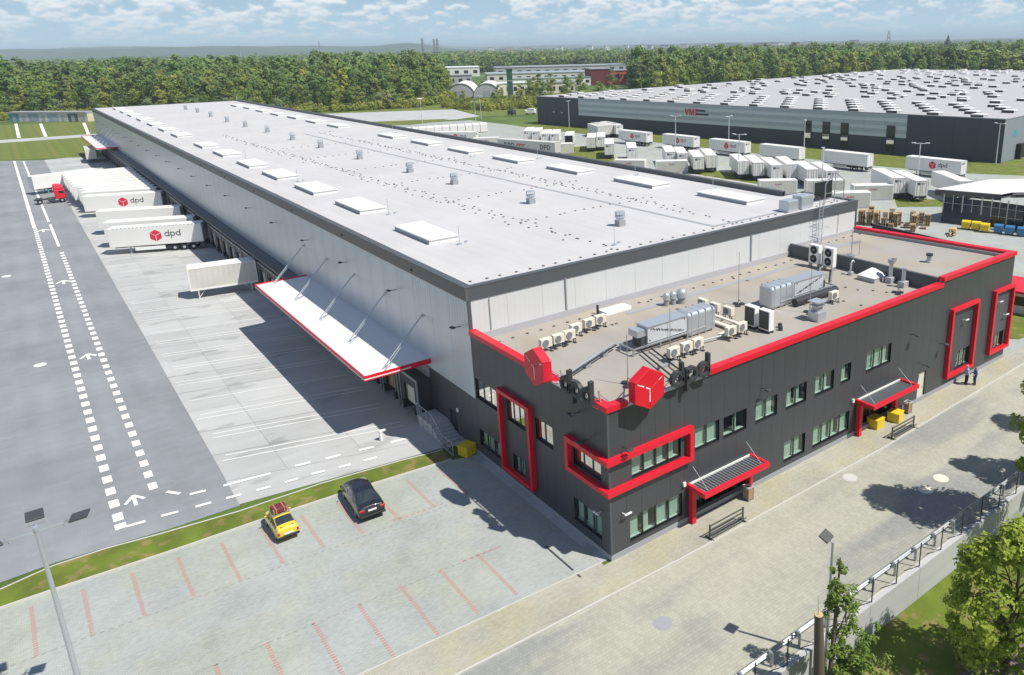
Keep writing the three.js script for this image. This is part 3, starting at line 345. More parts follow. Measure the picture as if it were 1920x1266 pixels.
// ramp and railing at the near end of the docks
mesh('dock_stair', [bx(-1.5, -0.02, -0.05, 1.0, -22.9, -20.3), ...[0, 1, 2, 3, 4].map((i) => bx(-1.5, -0.02, -0.05, 0.85 - i * 0.17, -20.3 + i * 0.32, -19.98 + i * 0.32))], mat.conc, B);
{ const g = [bx(-1.56, -1.51, 0, 0.12, -22.9, -16.8)]; for (let i = 0; i < 8; i++) { const z = -22.8 + i * 0.85, y = i < 4 ? 1 : 0; g.push(bar(V(-1.53, 0, z), V(-1.53, y + 1.0, z), 0.05)); } g.push(bar(V(-1.53, 2, -22.8), V(-1.53, 2, -20.25), 0.05), bar(V(-1.53, 2, -20.25), V(-1.53, 1, -18.6), 0.05), bar(V(-1.53, 1, -18.6), V(-1.53, 1, -16.85), 0.05), bar(V(-1.53, 1.5, -22.8), V(-1.53, 1.5, -20.25), 0.03), bar(V(-1.53, 1.5, -20.25), V(-1.53, 0.5, -18.6), 0.03), bar(V(-1.53, 0.5, -18.6), V(-1.53, 0.5, -16.85), 0.03)); mesh('railing', g, mat.galv, B); }
mesh('flood_mast', [cyl(V(38, 12.6, -250), V(38, 14.8, -250), 0.05)], mat.galv, B);
// ---------------------------------------------------------------- roof-edge signs
function letter(kind) {                                                    // bowl and stem of a rounded letter, 1 unit wide, baseline at 0
  const b = new THREE.LatheGeometry([[0.25, 0.02], [0.27, 0], [0.47, 0], [0.49, 0.02], [0.49, 0.26], [0.47, 0.28], [0.27, 0.28], [0.25, 0.26], [0.25, 0.02]].map((p) => new THREE.Vector2(...p)), 28).rotateX(Math.PI / 2).translate(0, 0.42, 0), x = kind === 'd' ? 0.36 : -0.36, st = rbx(0.21, 1.42, 0.3, 0.03, x, kind === 'd' ? 0.66 : 0.18, 0.13);
  return [b, st];
}
function roofSign(rot, u0, pos, label) {
  const S = thing('roof_sign', label, 'sign', pos, rot, null), R = 1.2, H = (i) => [Math.cos(Math.PI / 2 + i * Math.PI / 3) * R, Math.sin(Math.PI / 2 + i * Math.PI / 3) * R];
  const C = [0, 0], g = 0.045, ex = { depth: 0.55, bevelEnabled: true, bevelSize: 0.015, bevelThickness: 0.015, bevelSegments: 1 };
  const rh = (q) => { const cx = q.reduce((a, p) => a + p[0], 0) / q.length, cyy = q.reduce((a, p) => a + p[1], 0) / q.length; return new THREE.ExtrudeGeometry(new THREE.Shape(q.map(([x, y]) => new THREE.Vector2(cx + (x - cx) * 0.955, cyy + (y - cyy) * 0.955))), ex).translate(0, 0, 0.32); };
  const e = mesh('emblem', bx(-0.3, 0.3, -0.6, 0.6, 0.1, 0.8), mat.redDeep, S);
  mesh('emblem_facet', rh([C, H(1), H(0), H(5)]), mat.red, e); mesh('emblem_facet', rh([C, H(5), H(4), H(3)]), mat.red, e); mesh('emblem_facet', rh([C, H(3), H(2), H(1)]), mat.red, e);
  mesh('emblem_line', [bar(V(-0.85, 0.5, 0.86), V(-0.4, 0.25, 0.86), 0.07, 0.05), bar(V(-0.27, 0.17, 0.86), V(0, 0, 0.86), 0.07, 0.05), bar(V(0, 0, 0.86), V(0, -0.75, 0.86), 0.07, 0.05), bar(V(0.62, 0.37, 0.86), V(0.85, 0.5, 0.86), 0.07, 0.05)], mat.whitePaint, e);
  e.position.set(0, 10.3, 0.05);
  [['d', 2.45, 9.55], ['p', 3.55, 9.55], ['d', 4.5, 9.55]].forEach(([k, x, y]) => { const m = mesh('letter', letter(k), mat.letter, S); m.position.set(x, y, 0.22); });
  mesh('sign_rail', [bx(-1.2, 5.1, 9.25, 9.36, -0.02, 0.1), bx(-1.2, 5.1, 9.85, 9.93, 0.02, 0.1), ...[-1, 1.3, 3, 5].flatMap((x) => [bar(V(x, 8.8, -0.25), V(x, 10.3, -0.05), 0.07), bar(V(x, 8.8, -1.3), V(x, 10.1, -0.08), 0.06)])], mat.galv, S);
  return S;
}
mat.letter = M([0.04, 0.042, 0.046], 0.55);
roofSign(0, 0, [2.25, 0, 0], 'red box emblem and dark lettering on the roof edge over the sunlit front');
roofSign(LEFT, 0, [0, 0, -5.75], 'red box emblem and dark lettering on the roof edge over the shaded left wall');
// ---------------------------------------------------------------- machines on the office roof
const acBody = rbx(0.86, 0.62, 0.36, 0.03, 0, 0.62, 0), acFan = [new THREE.CylinderGeometry(0.25, 0.25, 0.02, 20).rotateX(Math.PI / 2).translate(-0.1, 0.62, 0.185)], acGr = [0.08, 0.16, 0.24].map((r) => new THREE.TorusGeometry(r, 0.012, 4, 16).translate(-0.1, 0.62, 0.2)), acLeg = [bar(V(-0.34, 0.31, 0), V(-0.34, 0.02, 0), 0.05), bar(V(0.34, 0.31, 0), V(0.34, 0.02, 0), 0.05), bx(-0.38, -0.3, 0.28, 0.33, -0.25, 0.28), bx(0.3, 0.38, 0.28, 0.33, -0.25, 0.28), cy(-0.34, 0, 0.2, 0.13, 0.04), cy(0.34, 0, 0.2, 0.13, 0.04), bar(V(-0.34, 0.31, 0.2), V(-0.34, 0.02, 0.2), 0.04), bar(V(0.34, 0.31, 0.2), V(0.34, 0.02, 0.2), 0.04)];
const AC = thing('air_conditioner', 'x', 'air conditioner', [2.95, 8.75, -10.7]); mesh('casing', acBody, mat.cream, AC); const acf = mesh('fan', acFan, mat.ash, AC); mesh('grille', acGr, mat.frame, acf); mesh('stand', acLeg, mat.frame, AC);
const acSpots = [[2.95, -10.7, 0, 'cream condenser by the left red emblem, first of the six in the stepped row'], [4.0, -10.8, 0, 'cream condenser, second from the left in the stepped row of six'], [4.95, -10.9, 0, 'cream condenser, third from the left in the stepped row of six'], [6.0, -11.65, 0, 'cream condenser, fourth from the left in the stepped row of six'], [7.3, -11.9, 0, 'cream condenser, fifth from the left in the stepped row of six'], [8.35, -12, 0, 'cream condenser at the right end of the stepped row of six'],
  [8.2, -3.9, 0, 'cream condenser nearest the dark lettering, in front of the long air handler'], [9.4, -4, 0, 'cream condenser in the middle of three before the long air handler'], [10.4, -4.05, 0, 'cream condenser on the right of three before the long air handler'], [13.6, -4.15, 0, 'cream condenser left of a pair near the two tall units'], [14.7, -4.2, 0, 'cream condenser right of a pair near the two tall units'],
  [16.3, -9.7, -1.57, 'cream condenser with dark side, farthest of three behind the tall units'], [16.3, -8.4, -1.57, 'cream condenser with dark side, middle of three behind the tall units'], [16.4, -7.1, -1.57, 'cream condenser with dark side, nearest of three behind the tall units'], [25.0, -4.3, 0, 'single cream condenser in front of the second air handler']];
acSpots.forEach(([x, z, t, l], i) => { if (!i) AC.userData.label = l; else copy(AC, [x, 8.75, z], t, l, 'condensers on the office roof'); }); AC.userData.group = 'condensers on the office roof';
const VR = thing('heat_pump', 'tall grey condenser with dark coil side, farther of the upright pair', 'heat pump', [16.35, 8.75, -4.75], 0, 'tall condensers'); mesh('casing', rbx(0.5, 1.45, 1.0, 0.03, 0, 0.9, 0), mat.whitePaint, VR); mesh('coil', [bx(-0.262, -0.25, 0.28, 1.55, -0.44, 0.44)], mat.darkSteel, VR); mesh('stand', [bx(-0.22, -0.16, 0, 0.2, -0.5, 0.5), bx(0.16, 0.22, 0, 0.2, -0.5, 0.5)], mat.frame, VR);
copy(VR, [16.45, 8.75, -3.5], 0, 'tall grey condenser with dark coil side, nearer of the upright pair', 'tall condensers');
const TF = thing('heat_pump', 'white condenser with two black fans one above the other, left one by the step wall', 'heat pump', [31.9, 8.75, -11.6], 0, 'twin fan condensers'); mesh('casing', rbx(0.5, 1.7, 1.1, 0.03, 0, 1.2, 0), mat.whitePaint, TF); for (const y of [0.8, 1.6]) { const f = mesh('fan', new THREE.CylinderGeometry(0.36, 0.36, 0.03, 20).rotateZ(Math.PI / 2).translate(-0.26, y, 0), mat.black, TF); mesh('hub', new THREE.CylinderGeometry(0.1, 0.1, 0.03, 12).rotateZ(Math.PI / 2).translate(-0.28, y, 0), mat.ash, f); } mesh('stand', [bx(-0.25, 0.25, 0, 0.35, -0.5, -0.42), bx(-0.25, 0.25, 0, 0.35, 0.42, 0.5)], mat.steel, TF);
copy(TF, [32.0, 8.75, -10.1], 0, 'white condenser with two black fans one above the other, right one by the step wall', 'twin fan condensers');
function ahu(label, pos, flip) {
  const A = thing('air_handling_unit', label, 'air handler', pos), f = flip ? -1 : 1, X = (a, b) => flip ? [3.4 - b, 3.4 - a] : [a, b];
  const box = (a, b, c, d, e, g) => { const [p, q] = X(a, b); return bx(p, q, c, d, e, g); };
  mesh('casing', box(0, 1.7, 0.55, 1.65, 0, 1.15), mat.galvL, A); mesh('casing', box(1.74, 3.45, 0.55, 1.65, 0, 1.15), mat.galvL, A); mesh('roof_sheet', box(-0.05, 3.5, 1.65, 1.71, -0.06, 1.21), mat.galv, A);
  const bolts = []; for (let i = 0; i < 26; i++) { const u = 0.15 + (i * 0.618 % 1) * 3.1, v = 0.68 + (i * 0.377 % 1) * 0.85, [p, q] = X(u, u + 0.07); bolts.push(bx(p, q, v, v + 0.08, 1.15, 1.18)); } mesh('fastener', bolts, mat.black, A);
  const [d0, d1] = X(3.46, 6.2), duct = mesh('duct', rbx(d1 - d0, 1.75, 1.4, 0.28, (d0 + d1) / 2, 0.9, 0.55, 3), mat.galv, A); for (let i = 0; i < 4; i++) { const u = d0 + 0.35 + i * 0.65; mesh('duct_rib', [bx(u, u + 0.06, 0.1, 1.79, -0.16, 1.27)], mat.galv, duct); }
  mesh('hood', [box(-0.75, 0, 1.05, 1.5, 0.05, 1.0)], mat.galv, A); mesh('louvre', box(-0.45, -0.01, 0.3, 1.02, 0.1, 1.0), mat.darkSteel, A);
  mesh('support_frame', [...[[-1.3, -0.15], [-1.3, 1.25], [1, 1.25], [3.4, 1.25]].map(([x, z]) => bar(V(flip ? 3.4 - x : x, 0, z), V(flip ? 3.4 - x : x, 0.5, z), 0.08)), box(-1.35, 5.2, 0.42, 0.52, 1.2, 1.3), box(-1.35, 3.5, 0.42, 0.52, -0.2, -0.1), box(-1.35, -1.25, 0.42, 0.52, -0.1, 1.2)], mat.steel, A);
  return A;
}
mat.galvL = M([0.60, 0.63, 0.66], 0.4, { metalness: 0.25 });
ahu('long air handler with bolted panels and ribbed duct in the middle of the office roof', [8.0, 8.75, -7.35]); ahu('air handler with its ribbed duct on the left, farther along the office roof', [22.8, 8.75, -7.4], true);
{ const d = thing('exhaust_duct', 'round dark duct lying under the farther air handler', 'duct', [22, 8.75, -5.6]); mesh('pipe', cyl(V(0, 0.35, 0), V(5, 0.35, 0), 0.3, 0.3, 14), mat.frame, d); mesh('support', [bx(0.9, 1, 0, 0.1, -0.3, 0.3), bx(3.8, 3.9, 0, 0.1, -0.3, 0.3)], mat.steel, d); }
{ const d = thing('exhaust_tower', 'square galvanised exhaust tower by the red roof edge', 'vent', [21, 8.75, -2.7]); mesh('base', rbx(0.95, 0.7, 0.95, 0.03, 0, 0.35, 0), mat.galv, d); mesh('shaft', rbx(0.55, 0.75, 0.55, 0.02, 0, 1.05, 0), mat.steel, d); mesh('cowl', [bx(-0.5, 0.5, 1.4, 1.46, -0.5, 0.5), bx(-0.42, 0.42, 1.1, 1.16, -0.42, 0.42)], mat.galv, d); }
{ const d = thing('roof_dome', 'pyramid skylight hood beside the step wall', 'skylight', [33.9 - 1.6, 8.75, -5.9]); mesh('kerb', bx(-0.85, 0.85, 0, 0.4, -0.85, 0.85), mat.flash, d); mesh('hood', new THREE.CylinderGeometry(0.2, 1.28, 0.6, 4).rotateY(Math.PI / 4).translate(0, 0.71, 0), mat.skylight, d); }
function stack(x, z, h, label, cap) { const d = thing('vent_stack', label, 'vent', [x, 8.75, z]); mesh('base', rbx(0.7, 0.5, 0.6, 0.03, 0, 0.25, 0), mat.flash, d); mesh('pipe', cy(0, 0.5, 0, 0.16, h, 12), mat.galv, d); if (cap) mesh('cowl', [cy(0, 0.5 + h, 0, 0.3, 0.3, 12), cy(0.22, 0.6 + h, 0.1, 0.2, 0.3, 10)], mat.steel, d); else mesh('cowl', cy(0, 0.5 + h, 0, 0.22, 0.12, 12), mat.galv, d); }
stack(32.7, -4.4, 1.2, 'tall vent stack with a bulky cowl before the step wall', true); stack(32.4, -3.0, 1.0, 'plain vent stack nearest the red roof edge', false);
{ const d = thing('vent_stack', 'small dark vent standing alone on the right end roof', 'vent', [38.3, 9.45, -4.3]); mesh('base', cy(0, 0, 0, 0.3, 0.12, 12), mat.flash, d); mesh('pipe', cy(0, 0.1, 0, 0.2, 0.5, 12), mat.steel, d); mesh('cowl', cy(0, 0.6, 0, 0.3, 0.18, 12), mat.frame, d); }
[[15.0, -12.4, 0.28, 'left'], [15.6, -12.3, 0.28, 'middle'], [16.3, -12.1, 0.42, 'right, largest']].forEach(([x, z, r, l]) => { const d = thing('roof_vent', `round vent behind the long air handler, ${l} of three`, 'vent', [x, 8.75, z], 0, 'round roof vents'); mesh('pipe', cy(0, 0, 0, r * 0.75, 0.5, 12), mat.ash, d); mesh('cowl', [cy(0, 0.5, 0, r, 0.3, 14), new THREE.SphereGeometry(r, 14, 6, 0, 6.3, 0, 1.57).translate(0, 0.8, 0)], mat.galv, d); });
{ const d = thing('antenna_mast', 'aerial mast with dish rods behind the twin fan units', 'antenna', [35, 9.45, -10]); mesh('mast', [cyl(V(0, 0, 0), V(0, 2.3, 0), 0.04), cy(0, 0, 0, 0.35, 0.15, 10)], mat.steel, d); mesh('aerial', [...[0, 1, 2, 3, 4].map((i) => bar(V(0.1 + i * 0.25, 1.2, -0.35), V(0.1 + i * 0.25, 1.2, 0.35), 0.03)), bar(V(0, 1.2, 0), V(1.3, 1.2, 0), 0.04), bar(V(0.9, 0, 0.2), V(0.9, 1.5, 0.2), 0.04)], mat.steel, d); }
[[8.45, -4.5, 3.4, 'dark lightning mast in front of the long air handler'], [19.2, -8.8, 4.2, 'tall lightning mast between the two air handlers'], [21.75, -3.95, 3.4, 'lightning mast before the farther air handler'], [3.75, -2.95, 3.2, 'lightning mast on the roof corner between the two signs'], [30.6, -2.3, 1.0, 'short rod by the red roof edge near the step']].forEach(([x, z, h, l]) => { const d = thing('lightning_mast', l, 'mast', [x, 8.75, z], 0, 'masts on the office roof'); mesh('mast', cyl(V(0, 0.1, 0), V(0, h, 0), 0.035, 0.02), mat.steel, d); mesh('foot', [cy(0.3, 0, 0.1, 0.22, 0.1, 10), cy(-0.25, 0, 0.2, 0.22, 0.1, 10), cy(0, 0, -0.3, 0.22, 0.1, 10), bar(V(0.3, 0.1, 0.1), V(0, 0.5, 0), 0.03), bar(V(-0.25, 0.1, 0.2), V(0, 0.5, 0), 0.03)], mat.frame, d); });
{ const d = thing('pipe_run', 'pair of insulated pipes crossing the roof from the left sign to the long air handler', 'pipes', [0, 8.75, 0]); mesh('pipe', cyl(V(0.3, 0.3, -5.6), V(6.6, 0.35, -8.1), 0.07), mat.galv, d); mesh('pipe', cyl(V(0.3, 0.3, -5.35), V(6.6, 0.35, -7.8), 0.06), mat.frame, d); mesh('support', [0.2, 0.5, 0.8].map((t) => bx(mix(0.3, 6.6, t) - 0.2, mix(0.3, 6.6, t) + 0.2, 0, 0.25, mix(-5.5, -7.95, t) - 0.2, mix(-5.5, -7.95, t) + 0.2)), mat.ash, d); }
{ const d = thing('pipe_run', 'pair of dark pipes from the long air handler towards the front red edge', 'pipes', [0, 8.75, 0]); mesh('pipe', cyl(V(7.3, 0.25, -6), V(6.0, 0.25, -1.1), 0.06), mat.frame, d); mesh('pipe', cyl(V(8.1, 0.25, -6), V(6.9, 0.25, -1.1), 0.06), mat.frame, d); mesh('support', [bx(6.6, 7.8, 0, 0.18, -3.6, -3.4)], mat.ash, d); }
{ const d = thing('pipe_run', 'cable trays and pipes between the tall units and the cream condensers', 'pipes', [0, 8.75, 0]); mesh('tray', [bx(14.6, 15.0, 0.2, 0.28, -9.5, -4.6), bx(13.2, 16.4, 0.2, 0.28, -5.0, -4.7), bx(15.4, 15.7, 0.3, 0.38, -9.6, -5.2)], mat.offWhite, d); mesh('pipe', [cyl(V(9, 0.3, -5), V(13.4, 0.3, -4.4), 0.06), cyl(V(28, 0.2, -8.3), V(32, 0.25, -11), 0.08), cyl(V(29, 0.2, -7.6), V(32.4, 0.3, -10), 0.08)], mat.steel, d); mesh('foot', [cy(14.8, 0, -9, 0.2, 0.2), cy(14.8, 0, -7.2, 0.2, 0.2), cy(14.8, 0, -5.2, 0.2, 0.2), cy(29, 0, -8.8, 0.2, 0.15), cy(30.5, 0, -9.7, 0.2, 0.15), cy(17.4, 0, -3, 0.16, 0.3), cy(17.8, 0, -3.4, 0.16, 0.3)], mat.frame, d); }
{ const d = thing('gooseneck_vent', 'bent white pipe vent right of the twin fan units', 'vent', [33 - 0.9, 8.75, -7.9]); mesh('pipe', new THREE.TubeGeometry(new THREE.CatmullRomCurve3([V(0, 0, 0), V(0, 0.9, 0), V(0.05, 1.15, 0), V(0.25, 1.25, 0), V(0.4, 1.1, 0)]), 16, 0.08, 8), mat.galv, d); mesh('base', cy(0, 0, 0, 0.25, 0.3, 10), mat.flash, d); }
{ const d = thing('roof_hood', 'low white roof hood with shaded slope close to the hall wall', 'roof hood', [10.6, 8.75, -14.1]); mesh('hood', [bx(-0.5, 1.9, 0, 0.25, -0.5, 0.5)], mat.skylight, d); mesh('pipe', [cy(-0.7, 0, -0.3, 0.1, 0.7)], mat.frame, d); }
// ---------------------------------------------------------------- street furniture by the entrances
function rack(x, z, label) { const d = thing('bicycle_rack', label, 'bicycle rack', [x, 0, z], 0, 'bicycle racks by the entrances'); for (const y of [0.3, 0.58, 0.86]) mesh('rail', cyl(V(0, y, 0), V(2.9, y, 0), 0.045), mat.darkSteel, d); for (const u of [0.05, 2.85]) mesh('leg', [bar(V(u, 0, 0), V(u, 0.95, 0), 0.08), bar(V(u, 0.03, -0.35), V(u, 0.03, 0.35), 0.08)], mat.darkSteel, d); mesh('rail', cyl(V(0, 0.3, 0.22), V(2.9, 0.3, 0.22), 0.04), mat.darkSteel, d); return d; }
rack(5.6, 2.15, 'dark metal rail rack on the footway before the nearer red canopy'); rack(24.1, 2.2, 'dark metal rail rack on the footway before the farther red canopy');
function bin(x, z, label) { const d = thing('litter_bin', label, 'litter bin', [x, 0, z], 0, 'litter bins'); mesh('body', rbx(0.44, 0.75, 0.44, 0.03, 0, 0.42, 0), mat.wood2, d); mesh('frame', [bar(V(-0.22, 0, 0.22), V(-0.22, 0.9, 0.22), 0.05), bar(V(0.22, 0, 0.22), V(0.22, 0.9, 0.22), 0.05), bar(V(-0.22, 0, -0.22), V(-0.22, 0.9, -0.22), 0.05), bar(V(0.22, 0, -0.22), V(0.22, 0.9, -0.22), 0.05)], mat.steel, d); mesh('rim', [bx(-0.26, 0.26, 0.88, 0.94, 0.17, 0.25), bx(-0.26, 0.26, 0.88, 0.94, -0.25, -0.17), bx(-0.26, -0.18, 0.88, 0.94, -0.17, 0.17), bx(0.18, 0.26, 0.88, 0.94, -0.17, 0.17)], mat.flash, d); }
bin(10.45, 0.75, 'brown litter bin at the right post of the nearer red canopy'); bin(28.75, 0.55, 'litter bin at the right end of the farther red canopy');
function gritBin(x, z, r, label, y = 0) { const d = thing('grit_bin', label, 'grit bin', [x, y, z], r, 'yellow bins by the building'); const s = new THREE.Shape([[-0.42, 0], [0.42, 0], [0.5, 0.55], [0.1, 0.75], [-0.42, 0.7]].map((p) => new THREE.Vector2(...p))); mesh('body', new THREE.ExtrudeGeometry(s, { depth: 0.9, bevelEnabled: true, bevelSize: 0.03, bevelThickness: 0.03, bevelSegments: 1 }).translate(0, 0, -0.45), mat.yellow, d); mesh('lid', rbx(1.02, 0.1, 1.0, 0.03, 0.02, 0.72, 0), mat.yellow, d); }
gritBin(-0.62, -16.5, 0.3, 'yellow grit bin against the dark left wall near the docks'); gritBin(26.9, 0.65, 0.2, 'yellow grit bin in front of the farther entrance'); gritBin(24.9, 0.25, 0, 'yellow grit bin half hidden under the farther red canopy');
{ const d = thing('bollard', 'small white bollard light at the edge of the dock shadow', 'bollard', [-4.6, 0, -22.6]); mesh('post', cy(0, 0, 0, 0.12, 0.7, 10), mat.whitePaint, d); mesh('head', rbx(0.5, 0.14, 0.2, 0.05, 0.15, 0.75, 0), mat.whitePaint, d); }
// ---------------------------------------------------------------- lamp posts
{ const d = thing('lamp_post', 'tall grey lamp post with three dark floodlights at the lower left', 'street lamp', [-24.1, 0, -5.4]); mesh('pole', cyl(V(0, 0, 0), V(0, 10.2, 0), 0.13, 0.075, 14), mat.galv, d); mesh('base', cy(0, 0, 0, 0.25, 0.4, 12), mat.galv, d); mesh('crossarm', [bar(V(-0.9, 10.05, 0), V(0.9, 10.05, 0), 0.06), bar(V(0, 10.05, -0.75), V(0, 10.05, 0), 0.06), cy(0, 10.1, 0, 0.1, 0.15)], mat.galv, d);
  for (const [x, z, a] of [[1.15, 0, 1.3], [-1.15, 0.1, -1.3], [0, -0.9, 3.14]]) { const h = mesh('floodlight', [rbx(0.62, 0.1, 0.66, 0.04, 0, 0, 0.28)], mat.darkSteel, d); h.position.set(x, 10.15, z); h.rotation.set(-0.15, a, 0, 'YXZ'); mesh('bracket', [bar(V(-0.28, -0.06, -0.25), V(0.28, -0.06, -0.25), 0.04), bar(V(0, -0.05, -0.3), V(0, -0.05, -0.05), 0.05)], mat.steel, h); } }
{ const d = thing('lamp_post', 'slim lamp post with one dark square floodlight behind the slender poplar', 'street lamp', [3.5, -2, 12.3]); mesh('pole', cyl(V(0, 0, 0), V(0, 8.3, 0), 0.1, 0.06, 12), mat.galv, d); mesh('base', cy(0, 0, 0, 0.2, 0.3, 10), mat.galv, d); const h = mesh('floodlight', rbx(0.62, 0.1, 0.5, 0.03), mat.darkSteel, d); h.position.set(-0.1, 8.5, -0.3); h.rotation.set(0.5, 0.2, 0); mesh('bracket', [bar(V(0, 8.2, 0), V(-0.05, 8.45, -0.2), 0.05)], mat.steel, d); }
// ---------------------------------------------------------------- retaining wall, crash barrier, fence posts
{ const d = thing('retaining_wall', 'pale concrete retaining wall between the road and the low lawn', 'wall'); for (let i = 0; i < 24; i++) mesh('wall_panel', bx(-38 + i * 4.6 + 0.012, -38 + (i + 1) * 4.6 - 0.012, -2.1, 0.02 + (i % 3) * 0.01, 11.42, 11.68), mat.conc, d); mesh('coping', bx(-38, 72.4, -0.06, -0.008, 11.3, 11.42), mat.kerb, d); }
{ const d = thing('crash_barrier', 'galvanised crash barrier along the far side of the road', 'barrier'); const z = 10.85; const s = new THREE.Shape([[0, 0], [0.08, 0.05], [0.08, 0.11], [0, 0.155], [0.08, 0.2], [0.08, 0.26], [0, 0.31], [-0.015, 0.31], [0.06, 0.25], [0.06, 0.21], [-0.02, 0.155], [0.06, 0.1], [0.06, 0.06], [-0.015, 0]].map((p) => new THREE.Vector2(...p)));
  for (let i = 0; i < 18; i++) mesh('rail', new THREE.ExtrudeGeometry(s, { depth: 4.32, bevelEnabled: false }).rotateY(Math.PI / 2).translate(-20 + i * 4.3, 0.42, z), mat.steel, d);
  for (let i = 0; i < 38; i++) { const x = -19 + i * 2.0; mesh('post', [bx(x, x + 0.06, -0.1, 0.75, z + 0.16, z + 0.3), bx(x, x + 0.12, 0.45, 0.75, z + 0.02, z + 0.16)], mat.steel, d); } }
{ const d = thing('wire_fence', 'thin dark fence posts with wires on top of the retaining wall', 'fence'); for (let i = 0; i < 36; i++) { const x = -18.4 + i * 2.22; mesh('post', [bar(V(x, 0, 11.55), V(x, 1.55, 11.55), 0.05), bar(V(x, 0.06, 11.55), V(x - 0.9, 0.0, 11.2), 0.03)], mat.frame, d); } mesh('wire', [0.5, 1.0, 1.5].map((y) => cyl(V(-20, y, 11.55), V(62, y, 11.55), 0.004, 0.004, 4)), mat.steel, d); }
// ---------------------------------------------------------------- cars
function car(label, pos, turn, o) {                                        // lofted body; x across, +z is the front
  const C = thing('parked_car', label, 'car', pos, turn); const st = o.st, R = [];
  for (const s of st) { const [z, yb, w, bl, bw, top, tw] = s; R.push([[0, yb, z], [w * 0.82, yb, z], [w * 0.97, yb + 0.08, z], [w, (yb + bl) / 2, z], [bw, bl, z], [tw + (bw - tw) * 0.25, bl + (top - bl) * 0.75, z], [tw, top, z], [tw * 0.5, top + o.crown, z], [0, top + o.crown * 1.25, z]]); }
  const body = [], glass = {};
  const quad = (L, a, b, c, d) => L.push(...a, ...b, ...c, ...a, ...c, ...d);
  for (let i = 0; i < R.length - 1; i++) for (let k = 0; k < 8; k++) for (const m of [1, -1]) {
    const f = (p) => [p[0] * m, p[1], p[2]], [a, b, c, d] = [R[i][k], R[i][k + 1], R[i + 1][k + 1], R[i + 1][k]].map(f); const kind = k >= 6 ? o.top[i] : (k === 4 ? o.side[i] : null);
    const L = kind ? (glass[kind + (kind[0] === 's' ? (m > 0 ? ' r' : ' l') : '')] ??= []) : body; m > 0 ? quad(L, a, b, c, d) : quad(L, a, d, c, b);
  }
  for (const [r, m] of [[R[0], 1], [R[R.length - 1], -1]]) for (let k = 0; k < 8; k++) { const z = r[0][2], c = [0, (r[0][1] + r[8][1]) / 2, z]; for (const q of [1, -1]) { const p = [r[k][0] * q, r[k][1], z], n = [r[k + 1][0] * q, r[k + 1][1], z]; (m * q > 0) ? body.push(...c, ...n, ...p) : body.push(...c, ...p, ...n); } const t = r[7]; }
  const G = (L) => { const g = new THREE.BufferGeometry(); g.setAttribute('position', new THREE.BufferAttribute(new Float32Array(L), 3)); const w = mergeVertices(g, 1e-4); w.computeVertexNormals(); return flat(w); };
  const cr = (L) => { const g = new THREE.BufferGeometry(); g.setAttribute('position', new THREE.BufferAttribute(new Float32Array(L), 3)); g.computeVertexNormals(); return flat(g); };
  const m = o.paint.clone(); m.side = THREE.DoubleSide; mesh('body', G(body), m, C); for (const k of Object.keys(glass)) if (glass[k].length) mesh(k.split(' ')[0], cr(glass[k]), mat.carGlass, C);
  const ty = join([new THREE.TorusGeometry(o.wr - 0.07, 0.08, 8, 20).rotateY(Math.PI / 2), cyl(V(-0.06, 0, 0), V(0.06, 0, 0), o.wr - 0.06, o.wr - 0.06, 18)]), ri = join([cyl(V(-0.09, 0, 0), V(0.09, 0, 0), o.wr * 0.58, o.wr * 0.58, 12)]);
  for (const z of o.wz) for (const x of [1, -1]) { const w = mesh('wheel', ty, mat.tyre, C); w.position.set(x * (o.hw - 0.1), o.wr, z); mesh('rim', ri, mat.rim, w); }
  const zr = st[0][0], zf = st[st.length - 1][0];
  for (const x of [1, -1]) { mesh('tail_light', rbx(o.tl[0], o.tl[1], 0.07, 0.03, x * (o.hw - o.tl[0] / 2 - 0.06), o.tl[2], zr + 0.01), mat.tail, C); mesh('headlight', rbx(0.24, 0.12, 0.08, 0.03, x * (o.hw - 0.36), o.hl - 0.06, zf - 0.03), mat.galvL, C); mesh('mirror', rbx(0.14, 0.1, 0.08, 0.03, x * (o.hw + 0.05), o.mir[0], o.mir[1]), o.paint, C); }
  mesh('number_plate', bx(-0.26, 0.26, o.pl, o.pl + 0.11, zr - 0.035, zr - 0.015), mat.whitePaint, C); mesh('rear_bumper', rbx(o.hw * 1.85, 0.16, 0.16, 0.06, 0, o.bp, zr - 0.0), o.bm, C); mesh('front_bumper', rbx(o.hw * 1.8, 0.18, 0.16, 0.06, 0, o.bp, zf), o.bm, C);
  return C;
}
mat.carGlass = new THREE.MeshPhysicalMaterial({ color: new THREE.Color(0.025, 0.035, 0.04), roughness: 0.04, clearcoat: 1, clearcoatRoughness: 0.02, side: THREE.DoubleSide }); mat.rim = M([0.45, 0.46, 0.48], 0.3, { metalness: 0.8 }); mat.tail = M([0.45, 0.01, 0.015], 0.25);
const cpaint = (c) => new THREE.MeshPhysicalMaterial({ color: new THREE.Color(...c), roughness: 0.4, clearcoat: 1, clearcoatRoughness: 0.04 });
